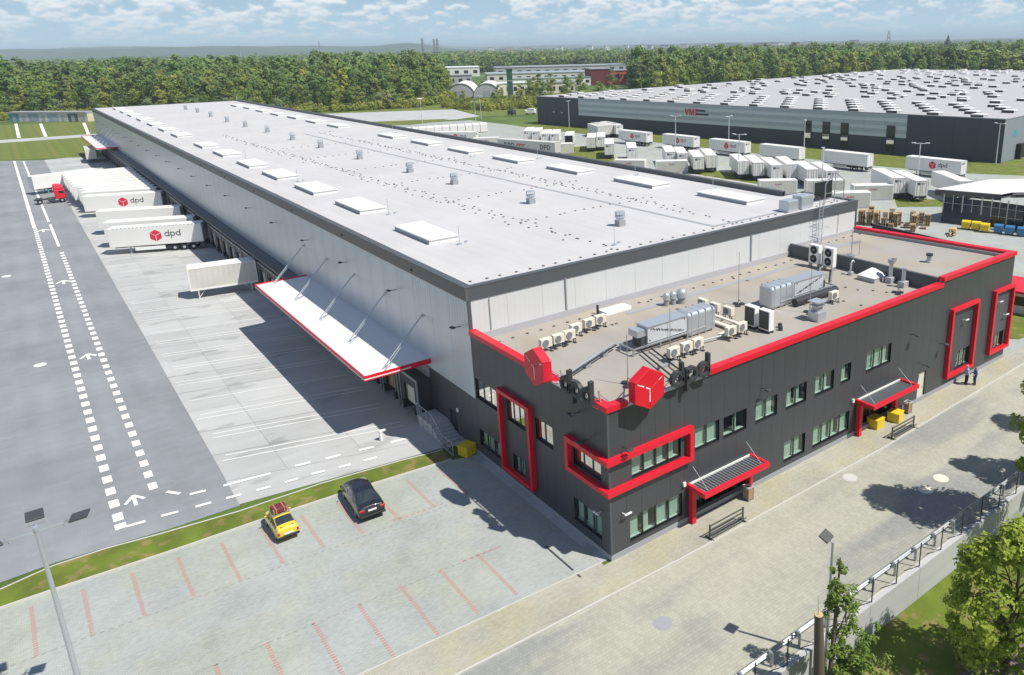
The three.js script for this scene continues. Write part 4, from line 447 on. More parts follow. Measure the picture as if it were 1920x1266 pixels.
// stations: z, underside, half width, belt height, belt half width, top height, top half width
car('black saloon car parked with its nose towards the grass strip', [-8.75, 0, -15.05], Math.PI - 0.06, { paint: cpaint([0.006, 0.007, 0.012]), crown: 0.05, hw: 0.86, wr: 0.31, wz: [-1.3, 1.35], tl: [0.34, 0.15, 0.82], hl: 0.62, mir: [0.98, 0.75], pl: 0.72, bp: 0.42, bm: mat.black,
  st: [[-2.2, 0.32, 0.70, 0.88, 0.66, 0.95, 0.60], [-2.05, 0.24, 0.82, 0.90, 0.78, 0.99, 0.66], [-1.65, 0.2, 0.85, 0.92, 0.80, 1.02, 0.66], [-0.85, 0.18, 0.86, 0.93, 0.82, 1.38, 0.55], [-0.4, 0.18, 0.86, 0.93, 0.82, 1.43, 0.56], [-0.3, 0.18, 0.86, 0.93, 0.82, 1.44, 0.56], [0.35, 0.18, 0.86, 0.92, 0.82, 1.42, 0.55], [1.15, 0.18, 0.86, 0.90, 0.80, 0.98, 0.68], [1.8, 0.2, 0.83, 0.80, 0.76, 0.86, 0.62], [2.15, 0.26, 0.74, 0.66, 0.68, 0.70, 0.52], [2.25, 0.34, 0.62, 0.58, 0.58, 0.60, 0.44]],
  top: [0, 0, 'rear_window', 0, 0, 0, 'windscreen', 0, 0, 0], side: [0, 0, 'side_window', 'side_window', 0, 'side_window', 'side_window', 0, 0, 0] });
const FI = car('small yellow classic hatchback with a maroon trunk on its roof rack', [-13.55, 0, -15.6], Math.PI + 0.02, { paint: cpaint([0.74, 0.50, 0.03]), crown: 0.03, hw: 0.66, wr: 0.25, wz: [-0.9, 0.95], tl: [0.12, 0.2, 0.62], hl: 0.6, mir: [0.95, 0.5], pl: 0.5, bp: 0.36, bm: mat.black,
  st: [[-1.5, 0.3, 0.58, 0.72, 0.55, 0.80, 0.50], [-1.4, 0.24, 0.64, 0.78, 0.60, 0.90, 0.52], [-1.1, 0.2, 0.66, 0.82, 0.62, 0.98, 0.50], [-0.6, 0.2, 0.66, 0.84, 0.62, 1.24, 0.46], [-0.1, 0.2, 0.66, 0.84, 0.62, 1.29, 0.46], [0.0, 0.2, 0.66, 0.84, 0.62, 1.29, 0.46], [0.4, 0.2, 0.66, 0.83, 0.62, 1.25, 0.45], [0.8, 0.2, 0.65, 0.80, 0.60, 0.86, 0.50], [1.3, 0.22, 0.63, 0.72, 0.58, 0.78, 0.48], [1.5, 0.3, 0.55, 0.6, 0.52, 0.66, 0.42]],
  top: [0, 0, 'rear_window', 0, 0, 0, 'windscreen', 0, 0], side: [0, 0, 'side_window', 'side_window', 0, 'side_window', 'side_window', 0, 0] });
mesh('engine_grille', [-0.3, -0.1, 0.1, 0.3].map((x) => bx(x - 0.07, x + 0.07, 0.93, 0.95, -1.36, -1.24)), mat.black, FI); mesh('roof_rack', [bar(V(-0.5, 1.33, -0.45), V(0.5, 1.33, -0.45), 0.04), bar(V(-0.5, 1.33, 0.3), V(0.5, 1.33, 0.3), 0.04), bar(V(-0.48, 1.36, -0.5), V(-0.48, 1.36, 0.4), 0.04), bar(V(0.48, 1.36, -0.5), V(0.48, 1.36, 0.4), 0.04)], mat.steel, FI);
{ const c = thing('travel_trunk', 'maroon trunk strapped on the roof of the small yellow car', 'trunk', [-13.55, 1.38, -15.55], 0.02); mesh('case', rbx(0.82, 0.28, 0.72, 0.04, 0, 0.15, 0), M([0.16, 0.02, 0.03], 0.5), c); mesh('strap', [bx(-0.26, -0.2, 0.0, 0.305, -0.375, 0.375), bx(0.2, 0.26, 0.0, 0.305, -0.375, 0.375)], mat.wood2, c); mesh('corner', [-1, 1].flatMap((a) => [-1, 1].map((b) => rbx(0.08, 0.3, 0.08, 0.03, a * 0.38, 0.15, b * 0.33))), mat.wood2, c); }
// ---------------------------------------------------------------- people
function figure(parts, cell, sz) {                                         // tapered capsules joined by a smooth minimum, meshed
  const n = Math.ceil(sz / cell), mc = new MarchingCubes(n, mat.skin, false, false, 60000), h = sz / 2; mc.isolation = 0;
  for (let k = 0; k < n; k++) for (let j = 0; j < n; j++) for (let i = 0; i < n; i++) {
    const x = (i / n * 2 - 1) * h, y = (j / n * 2 - 1) * h + h, z = (k / n * 2 - 1) * h; let s = 0;
    for (const [a, b, r1, r2] of parts) { const bx_ = b[0] - a[0], by = b[1] - a[1], bz = b[2] - a[2], px = x - a[0], py = y - a[1], pz = z - a[2], t = clamp((px * bx_ + py * by + pz * bz) / (bx_ * bx_ + by * by + bz * bz)); const d = Math.hypot(px - bx_ * t, py - by * t, pz - bz * t) - (r1 + (r2 - r1) * t); s += Math.exp(-d * 55); }
    mc.field[i + j * n + k * n * n] = Math.log(s + 1e-30) / 55;
  }
  mc.update(); const g = new THREE.BufferGeometry(), q = mc.count; g.setAttribute('position', new THREE.BufferAttribute(mc.positionArray.slice(0, q * 3), 3)); g.setAttribute('normal', new THREE.BufferAttribute(mc.normalArray.slice(0, q * 3), 3)); g.scale(h, h, h).translate(0, h, 0); g.computeVertexNormals(); return g;
}
mat.skin = M([0.50, 0.30, 0.22], 0.6);
function person(label, pos, turn, s, shirt, trousers, hair, reach) {
  const P = thing('person', label, 'person', pos, turn); P.scale.setScalar(s);
  const hand = (x, y, z, m) => [0, 1, 2, 3].map((i) => [[x + m * 0.005, y, z + (i - 1.5) * 0.02], [x - m * 0.01, y - 0.085 + Math.abs(i - 1.3) * 0.012, z + (i - 1.5) * 0.022 + 0.012], 0.012, 0.009]).concat([[[x, y + 0.03, z], [x, y - 0.01, z], 0.035, 0.034], [[x, y + 0.02, z + 0.03], [x - m * 0.02, y - 0.03, z + 0.06], 0.013, 0.01]]);
  const hx = 0.25, rz = reach ? 0.3 : 0.06, ry = reach ? 1.05 : 0.86;
  const skin = [[[0, 1.58, 0.01], [0, 1.66, 0.02], 0.085, 0.095], [[0, 1.55, 0.06], [0, 1.56, 0.075], 0.05, 0.04], [[0, 1.6, 0.11], [0, 1.575, 0.125], 0.016, 0.018], [[0.09, 1.6, 0], [0.095, 1.62, 0], 0.02, 0.018], [[-0.09, 1.6, 0], [-0.095, 1.62, 0], 0.02, 0.018], [[0, 1.42, -0.01], [0, 1.55, 0.01], 0.06, 0.055], [[0, 1.38, 0], [0, 1.0, 0], 0.12, 0.13], [[0, 1.0, 0], [0, 0.92, 0], 0.14, 0.15],
    ...[1, -1].flatMap((m) => [[[m * 0.18, 1.38, 0], [m * hx, 1.12, -0.02], 0.05, 0.042], [[m * hx, 1.12, -0.02], [m * hx, ry, rz], 0.04, 0.028], ...hand(m * hx, ry - 0.05, rz + 0.01, m), [[m * 0.09, 0.9, 0], [m * 0.11, 0.48, 0.03], 0.085, 0.055], [[m * 0.11, 0.48, 0.03], [m * 0.12, 0.08, -0.02], 0.055, 0.035], [[m * 0.12, 0.05, -0.03], [m * 0.13, 0.035, 0.17], 0.045, 0.035]])];
  mesh('body', figure(skin, 0.019, 1.9), mat.skin, P);
  const top = [[[0.13, 1.38, 0], [-0.13, 1.38, 0], 0.1, 0.1], [[0, 1.34, 0], [0, 0.98, 0], 0.165, 0.165], [[0.08, 1.0, 0], [-0.08, 1.0, 0], 0.14, 0.14], ...[1, -1].flatMap((m) => [[[m * 0.19, 1.37, 0], [m * hx, 1.13, -0.02], 0.068, 0.06], [[m * hx, 1.12, -0.02], [m * hx, mix(1.12, ry, 0.6), mix(-0.02, rz, 0.6)], 0.057, 0.045]])];
  mesh('jacket', figure(top, 0.022, 1.9), M(shirt, 0.85), P);
  const leg = [[[0.07, 0.94, 0], [-0.07, 0.94, 0], 0.135, 0.135], ...[1, -1].flatMap((m) => [[[m * 0.09, 0.9, 0], [m * 0.11, 0.48, 0.03], 0.1, 0.075], [[m * 0.11, 0.48, 0.03], [m * 0.12, 0.1, -0.02], 0.075, 0.06]])];
  mesh('trousers', figure(leg, 0.022, 1.9), M(trousers, 0.9), P);
  mesh('hair', new THREE.SphereGeometry(0.108, 16, 10, 0, 6.3, 0, 1.75).translate(0, 1.655, -0.008), M(hair, 0.9), P);
  mesh('shoe', [1, -1].map((m) => rbx(0.095, 0.08, 0.27, 0.03, m * 0.125, 0.04, 0.06)), mat.black, P);
  mesh('eye', [1, -1].map((m) => new THREE.SphereGeometry(0.013, 8, 6).translate(m * 0.034, 1.615, 0.104)), mat.black, P); mesh('mouth', bx(-0.022, 0.022, 1.543, 1.55, 0.108, 0.116), M([0.3, 0.1, 0.09], 0.7), P);
}
person('person in a pale blue jacket and black trousers standing by the red framed window', [37.0, 0, 0.85], 1.0, 1.0, [0.28, 0.42, 0.60], [0.02, 0.02, 0.022], [0.42, 0.36, 0.32], false);
person('smaller person in dark blue work clothes beside the pale blue jacket', [37.5, 0, 1.35], -2.2, 0.93, [0.05, 0.10, 0.26], [0.03, 0.05, 0.13], [0.30, 0.16, 0.12], true);
// ---------------------------------------------------------------- trailers and swap bodies
import { FontLoader } from 'three/addons/loaders/FontLoader.js';
import { TextGeometry } from 'three/addons/geometries/TextGeometry.js';
const fontB = await new FontLoader().loadAsync('fonts/droid/droid_sans_bold.typeface.json');
const ltr = (k, x, s) => { const a = new THREE.RingGeometry(0.27, 0.45, 22).translate(0, 0.42, 0), b = new THREE.PlaneGeometry(0.17, 1.35).translate(k === 'd' ? 0.36 : -0.36, k === 'd' ? 0.62 : 0.2, 0.001); return [a, b].map((g) => g.scale(s, s, 1).translate(x, 0, 0)); };
function emblemG(r) { const H = (i) => [Math.cos(Math.PI / 2 + i * Math.PI / 3) * r, Math.sin(Math.PI / 2 + i * Math.PI / 3) * r]; return [[H(1), H(0), H(5)], [H(5), H(4), H(3)], [H(3), H(2), H(1)]].map((q) => { const p = [[0, 0], ...q], cx = (p[0][0] + p[2][0]) / 2, cyy = (p[0][1] + p[2][1]) / 2; return new THREE.ShapeGeometry(new THREE.Shape(p.map(([x, y]) => new THREE.Vector2(cx + (x - cx) * 0.9, cyy + (y - cyy) * 0.9)))); }); }
mat.logoRed = M([0.62, 0.02, 0.05], 0.5, { side: THREE.DoubleSide }); mat.logoInk = M([0.05, 0.05, 0.055], 0.6, { side: THREE.DoubleSide });
const box = T(tex(256, (u, v) => { const s = fbm(u * 24, v * 2, 4, 2, 161), a = fbm(u * 5, v * 5, 4, 5, 165); return tint([0.80, 0.79, 0.76], 0.86 + 0.14 * a + 0.1 * (s - 0.5)); }, 7), 0.45), boxOld = T(tex(256, (u, v) => { const s = fbm(u * 24, v * 2, 4, 2, 171), a = fbm(u * 5, v * 5, 4, 5, 175); return tint([0.66, 0.65, 0.60], 0.8 + 0.2 * a + 0.16 * (s - 0.5)); }, 7), 0.6);
const emb = join(emblemG(1)), word = join([ltr('d', 0, 0.72), ltr('p', 0.78, 0.72), ltr('d', 1.5, 0.72)].flat(2));
const tyreG = join([new THREE.TorusGeometry(0.34, 0.14, 8, 18), cyl(V(0, 0, -0.1), V(0, 0, 0.1), 0.36, 0.36, 16)]), rimG = cyl(V(0, 0, -0.13), V(0, 0, 0.13), 0.2, 0.2, 12);
function makeTrailer(label, L, opt = {}) {                                   // x from the rear doors to the nose, doors at x = 0
  const R = thing('semi_trailer', label, 'trailer', [0, 0, 0]), bm = opt.old ? boxOld : box, y0 = 1.12, y1 = 3.88, w = 1.22;
  mesh('body', rbx(L, y1 - y0, w * 2, 0.05, L / 2, (y0 + y1) / 2, 0), bm, R);
  const fr = mesh('chassis', [bx(0.3, L - 0.4, 0.85, 1.11, -0.5, -0.38), bx(0.3, L - 0.4, 0.85, 1.11, 0.38, 0.5), bx(0.1, 0.3, 0.7, 1.11, -1.1, 1.1), bx(3, 5.6, 0.5, 0.75, -0.9, 0.9)], mat.darkSteel, R);
  mesh('side_guard', [bx(5.2, L - 3.2, 0.45, 0.95, -w + 0.02, -w + 0.06), bx(5.2, L - 3.2, 0.45, 0.95, w - 0.06, w - 0.02)], opt.guard ? mat.whitePaint : mat.steel, R);
  for (const x of [1.5, 2.75, 4.0]) for (const z of [-1, 1]) { const o = mesh('wheel', tyreG, mat.tyre, R); o.position.set(x, 0.48, z * 0.98); mesh('rim', rimG, mat.galv, o); }
  mesh('landing_leg', [bx(L - 2.6, L - 2.45, 0, 1.11, -0.9, -0.78), bx(L - 2.6, L - 2.45, 0, 1.11, 0.78, 0.9), bx(L - 2.7, L - 2.35, 0, 0.05, -1, -0.7), bx(L - 2.7, L - 2.35, 0, 0.05, 0.7, 1)], mat.steel, R);
  const dr = mesh('rear_door', opt.open ? [bx(-0.03, 0, y0 + 0.05, y1 - 0.1, -1.15, -1.08), bx(-0.03, 0, y0 + 0.05, y1 - 0.1, 1.08, 1.15)] : [bx(-0.03, 0, y0 + 0.06, y1 - 0.1, -1.15, -0.01), bx(-0.03, 0, y0 + 0.06, y1 - 0.1, 0.01, 1.15)], bm, R);
  if (opt.open) mesh('opening', bx(-0.02, -0.001, y0 + 0.05, y1 - 0.12, -1.08, 1.08), mat.black, dr); else mesh('lock_rod', [-0.8, -0.2, 0.2, 0.8].map((z) => bar(V(-0.06, y0 + 0.1, z), V(-0.06, y1 - 0.12, z), 0.035)), mat.steel, dr);
  mesh('door_frame', [bx(-0.05, 0.02, y0, y1, -w - 0.01, -1.15), bx(-0.05, 0.02, y0, y1, 1.15, w + 0.01), bx(-0.05, 0.02, y1 - 0.1, y1 + 0.01, -1.15, 1.15), bx(-0.05, 0.02, y0 - 0.05, y0 + 0.05, -1.15, 1.15)], mat.flash, R);
  mesh('rear_bumper', [bx(-0.04, 0.08, 0.45, 0.6, -1.15, 1.15)], mat.darkSteel, R);
  if (opt.rail) mesh('roof_rail', Array.from({ length: 22 }, (_, i) => bx(0.5 + i * (L - 1) / 22, 0.5 + i * (L - 1) / 22 + 0.28, y1 - 0.02, y1 + 0.05, -w - 0.02, -w + 0.04)), mat.flash, R);
  if (opt.logo) for (const s of [-1, 1]) { const e = mesh('emblem', emb, mat.logoRed, R), t = mesh('lettering', word, mat.logoInk, R), x = L * 0.5; e.scale.setScalar(0.92); e.position.set(x, 2.5, s * (w + 0.012)); t.position.set(x - (s < 0 ? 1.5 : -1.5), 2.3, s * (w + 0.012)); if (s < 0) { e.rotation.y = Math.PI; t.rotation.y = Math.PI; } }
  if (opt.rearLogo) { const e = mesh('emblem', emb, mat.logoInk, R), t = mesh('lettering', word, mat.logoInk, R); for (const o of [e, t]) { o.rotation.y = -Math.PI / 2; o.scale.setScalar(0.3); } e.position.set(-0.045, 3.3, -0.55); t.position.set(-0.045, 3.22, -0.05); }
  if (opt.text) { const t = mesh('lettering', new TextGeometry('DPD', { font: fontB, size: 1.35, depth: 0.01, curveSegments: 4 }), mat.logoInk, R); t.rotation.y = Math.PI; t.position.set(L * opt.text, 1.75, -w - 0.005); }
  if (opt.rings) { const t = mesh('emblem', [0, 1, 2].map((i) => new THREE.RingGeometry(0.3, 0.62, 18, 1, 0.6, 5).translate(-i * 1.0, 0, 0)), mat.logoRed, R); t.rotation.y = Math.PI; t.position.set(L * 0.36 - 2.2, 2.35, -w - 0.012); }
  return R;
}
const TRAIL = {};
function placeTrailer(kind, x, z, dx, dz, label, group) {
  const K = { plain: [{}, 12.3], logo: [{ logo: 1, rearLogo: 1 }, 12.6], rail: [{ logo: 1, rail: 1, guard: 1 }, 12.4], rear: [{ rearLogo: 1 }, 12.2], open: [{ open: 1 }, 11.5], old: [{ old: 1 }, 11.5], text: [{ old: 1, text: 0.8, rings: 1 }, 11], text2: [{ old: 1, text: 0.55 }, 9.6], guard: [{ guard: 1 }, 12.6] }[kind];
  const th = Math.atan2(-dz, dx); let o; if (!TRAIL[kind]) { o = TRAIL[kind] = makeTrailer(label, K[1], K[0]); o.position.set(x, 0, z); o.rotation.y = th; if (group) o.userData.group = group; } else o = copy(TRAIL[kind], [x, 0, z], th, label, group); return o;
}
// at the docks on the left (rear doors to the wall)
const DG = 'trailers backed up to the docks';
placeTrailer('rail', -1.6, -99.4, -11.6, -5.2, 'white box trailer with red emblem and dotted roof rail, nearest at the docks', DG);
placeTrailer('plain', -1.6, -105.2, -11.6, -5.2, 'short plain white trailer just behind the one with the dotted roof rail', DG);
placeTrailer('plain', -1.6, -116.2, -11.4, -5.4, 'plain white trailer with grey unit between the two emblem trailers', DG);
placeTrailer('logo', -1.6, -134.8, -11.6, -5.2, 'white trailer with red emblem, second emblem trailer along the docks', DG);
for (let i = 0; i < 3; i++) placeTrailer('plain', -1.6, -140.6 - i * 3.6, -11.6, -5.0, `plain white trailer past the second emblem trailer, ${['first', 'second', 'third'][i]} of three`, DG);
for (let i = 0; i < 7; i++) placeTrailer('guard', -1.6, -151.6 - i * 4.1, -12.2, -3.8 + i * 0.5, `white roofed trailer in the far dock block, ${['nearest', 'second', 'third', 'fourth', 'fifth', 'sixth', 'farthest'][i]} of seven`, DG);
placeTrailer('guard', -8.0, -181, -12.6, 4.4, 'plain white trailer pulled forward into the yard far up the docks', DG);
placeTrailer('text2', -4.6, -236.2, -0.6, 12, 'white trailer with bold dark lettering under the far red canopy', DG);
// long row along the second warehouse
const LG = 'trailers parked along the second warehouse';
[['logo', 121.8, -142.8, 'farthest of the six spaced out ones, left end'], ['logo', 123.6, -124.9, 'second from the left of the six spaced out ones'], ['logo', 124.3, -106.6, 'third from the left of the six spaced out ones'], ['plain', 124.9, -89.5, 'plain sided, fourth from the left of the six spaced out ones'], ['plain', 126.3, -71.3, 'plain sided, fifth from the left of the six spaced out ones'], ['logo', 130.6, -51.6, 'rightmost of the six spaced out ones, large red emblem']].forEach(([k, x, z, l]) => placeTrailer(k, x, z, -0.03, -1, `white trailer along the second warehouse, ${l.replace('of the six spaced out ones', 'of six')}`, LG));
for (let i = 0; i < 5; i++) placeTrailer(i === 3 ? 'logo' : 'old', 123.2 + i * 2.0, -168 - i * 0.5 + (i === 3 ? 3 : 0), 0.35 - 0.03 * i, -1, `white trailer in the tight block by the dark warehouse corner, ${['left end', 'second', 'third', 'with red emblem', 'right end'][i]}`, LG);
// slanting rows seen from the rear
const RG = 'slanting trailer rows seen from the rear';
[['rear', 98.9, -174.7, 'first of five in the far left row'], ['rear', 100, -171.6, 'second of five in the far left row'], ['rear', 98.6, -164.1, 'third of five in the far left row'], ['rear', 100.4, -162, 'fourth of five in the far left row'], ['open', 100.6, -154.9, 'dark open back, right end of the far left row'], ['plain', 101.7, -145.6, 'left of a pair left of the emblem trailers'], ['rear', 104.8, -145.3, 'right of a pair left of the emblem trailers'], ['rear', 96.7, -130.6, 'alone on the edge of the left grass island'], ['rear', 95.7, -119.9, 'alone just right of the left grass island'],
  ['rear', 97.3, -107.4, 'first of four left of the middle grass island'], ['rear', 97.7, -103.6, 'second of four left of the middle grass island'], ['rear', 96.2, -96.6, 'third of four, at the edge of the middle grass island'], ['plain', 99.7, -96, 'fourth of four, at the edge of the middle grass island'], ['plain', 98.1, -84.7, 'first of six in the near row'], ['plain', 98.9, -81, 'second of six in the near row'], ['rear', 98.7, -75.8, 'third of six in the near row'], ['plain', 101.9, -74.3, 'fourth of six in the near row'], ['plain', 99.4, -67.2, 'fifth of six in the near row'], ['rear', 100.7, -63.5, 'sixth of six in the near row'], ['rear', 102.3, -49.6, 'left of the two big ones beside the glazed shelter'], ['rear', 102.7, -45.3, 'right of the two big ones beside the glazed shelter'], ['plain', 107.4, -39.5, 'partly behind the white roof of the glazed shelter']]
  .forEach(([k, x, z, l]) => placeTrailer(k, x + 0.95, z + 0.65, 0.6, -0.8, `white trailer seen from the rear, ${l}`, RG));
placeTrailer('text', 83.5 + 0.9, -161.4 - 0.4, 0.35, 0.94, 'old white trailer with dark letters and red rings behind the hall eave', RG).position.set(84.1, 0, -162); TRAIL.text.rotation.y = Math.atan2(10, -3.6) + 0; TRAIL.text.position.set(88.2, 0, -152.4);
placeTrailer('text2', 90.7, -143.4, -2.6, -8.6, 'old white trailer with dark letters behind a container', RG);
placeTrailer('logo', 88.6, -184.6, -9.7, -11, 'white trailer with small red emblem half hidden by the hall roof', RG);
// swap bodies
function makeSwap(label, legs) {
  const S = thing('swap_body', label, 'container', [0, 0, 0]), y0 = legs ? 1.15 : 0.12, y1 = y0 + 2.62, L = 7.3, w = 1.2;
  mesh('body', bx(0.04, L - 0.04, y0, y1 - 0.03, -w + 0.05, w - 0.05), boxOld, S);
  for (const s of [-1, 1]) { const g = []; for (let i = 0; i < 26; i++) g.push(bx(0.12 + i * 0.277, 0.12 + i * 0.277 + 0.15, y0 + 0.1, y1 - 0.1, s > 0 ? w - 0.05 : -w, s > 0 ? w : -w + 0.05)); mesh('side_ribs', g, boxOld, S); }
  mesh('roof', rbx(L, 0.12, w * 2, 0.04, L / 2, y1 - 0.05, 0), box, S); mesh('bottom_rail', [bx(0, L, y0 - 0.12, y0 + 0.1, -w - 0.01, -w + 0.1), bx(0, L, y0 - 0.12, y0 + 0.1, w - 0.1, w + 0.01)], legs ? box : mat.flash, S);
  mesh('corner_post', [0, L - 0.12].flatMap((x) => [-1, 1].map((s) => bx(x, x + 0.12, y0, y1 - 0.1, s > 0 ? w - 0.12 : -w, s > 0 ? w : -w + 0.12))), box, S); mesh('end_door', [bx(-0.02, 0.04, y0 + 0.06, y1 - 0.12, -1.06, -0.01), bx(-0.02, 0.04, y0 + 0.06, y1 - 0.12, 0.01, 1.06), bx(L - 0.04, L + 0.01, y0 + 0.06, y1 - 0.12, -1.08, 1.08)], box, S);
  if (legs) mesh('leg', [[0.8, -1], [0.8, 1], [6.5, -1], [6.5, 1]].flatMap(([x, s]) => [bx(x - 0.06, x + 0.06, 0, y0, s * 1.1 - 0.06, s * 1.1 + 0.06), bar(V(x, 0.15, s * 1.1), V(x + (x < 3 ? 0.9 : -0.9), y0, s * 0.8), 0.06), bx(x - 0.12, x + 0.12, 0, 0.04, s * 1.1 - 0.12, s * 1.1 + 0.12)]), mat.offWhite, S);
  else { const t = mesh('lettering', word, mat.logoRed, S), u = mesh('lettering', word, mat.logoInk, S); for (const [o, x] of [[t, 4.2], [u, 3.6]]) { o.scale.setScalar(0.32); o.rotation.y = Math.PI; o.position.set(x, y1 - 0.85, -w - 0.012); } }
  return S;
}
const SL = makeSwap('white ribbed swap body on legs standing at the docks before the red canopy', true); SL.position.set(-1.2, 0, -71.2); SL.rotation.y = Math.PI - 0.17;
let SB; const swap = (x0, z0, x1, z1, label) => { const l = Math.hypot(x1 - x0, z1 - z0), dx = (x1 - x0) / l, dz = (z1 - z0) / l, nx = dz, nz = -dx, px = x0 + nx * 1.2, pz = z0 + nz * 1.2; const X = px + dx * 7.3, Z = pz + dz * 7.3, th = Math.atan2(dz, -dx); if (!SB) { SB = makeSwap(label, false); SB.position.set(X, 0, Z); SB.rotation.y = th; SB.userData.group = 'swap bodies on the ground'; } else copy(SB, [X, 0, Z], th, label, 'swap bodies on the ground'); };
swap(85.6, -112.3, 90.4, -106.5, 'ribbed white container left of two lying along the hall eave'); swap(91.0, -103.6, 97.3, -98.8, 'ribbed white container right of two lying along the hall eave'); swap(88.1, -69.4, 94.1, -64.8, 'ribbed white container first of three before the near trailer row'); swap(94.4, -63.1, 100.6, -58.2, 'ribbed white container second of three, behind the roof plant frame'); swap(96.2, -53.7, 102.3, -48.9, 'ribbed white container third of three beside the wooden pallets'); swap(87.2, -52.2, 92.6, -48.1, 'ribbed white container closest to the hall corner, mostly hidden'); swap(90.9, -149.1, 97.6, -146.2, 'white container in front of the trailers with dark letters'); swap(84.1, -178.3, 90.3, -174.7, 'pale grey container far along the hall eave');
for (let i = 0; i < 11; i++) { const x = 81 + i * 2.62, z = -219.5 + i * 0.45; if (i === 0) copy(SB, [x, 0, z], 1.0, 'pale container at the left end of the far row behind the hall', 'swap bodies on the ground'); else copy(SB, [x, 0, z], 1.15, `white container end-on in the far row behind the hall, number ${['', 'two', 'three', 'four', 'five', 'six', 'seven', 'eight', 'nine', 'ten', 'eleven'][i]} from the left`, 'swap bodies on the ground'); }
{ // red tractor unit far up the yard
  const d = thing('tractor_unit', 'red lorry tractor unit without trailer far up the grey yard', 'lorry', [-17.6, 0, -162.4], 0.0); // +x is the front
  mesh('cab', [rbx(1.75, 1.7, 2.3, 0.15, 1.75, 1.65, 0), rbx(1.7, 0.9, 2.2, 0.25, 1.65, 2.75, 0)], mat.red, d); mesh('windscreen', bx(2.6, 2.64, 1.75, 2.45, -1.0, 1.0), mat.darkGlass, d); mesh('side_window', [bx(1.6, 2.4, 1.8, 2.4, -1.165, -1.15), bx(1.6, 2.4, 1.8, 2.4, 1.15, 1.165)], mat.darkGlass, d); mesh('wind_deflector', rbx(1.3, 0.6, 1.9, 0.2, 1.5, 3.25, 0), mat.red, d);
  mesh('front_grille', [bx(2.62, 2.66, 0.55, 1.5, -0.9, 0.9)], mat.black, d); mesh('chassis', [bx(-2.6, 1.2, 0.7, 0.95, -0.45, -0.32), bx(-2.6, 1.2, 0.7, 0.95, 0.32, 0.45), bx(-0.4, 0.8, 0.5, 0.95, -1.1, -0.5), bx(-0.4, 0.8, 0.5, 0.95, 0.5, 1.1)], mat.darkSteel, d); mesh('fifth_wheel', cy(-1.7, 0.95, 0, 0.5, 0.12, 16), mat.black, d); mesh('mudguard', [bx(-2.3, -1.1, 1.0, 1.06, -1.15, -0.6), bx(-2.3, -1.1, 1.0, 1.06, 0.6, 1.15)], mat.darkSteel, d);
  for (const [x, z] of [[1.9, 1], [1.9, -1], [-1.7, 0.95], [-1.7, -0.95]]) { const w = mesh('wheel', tyreG, mat.tyre, d); w.position.set(x, 0.48, z); mesh('rim', rimG, mat.galv, w); }
}
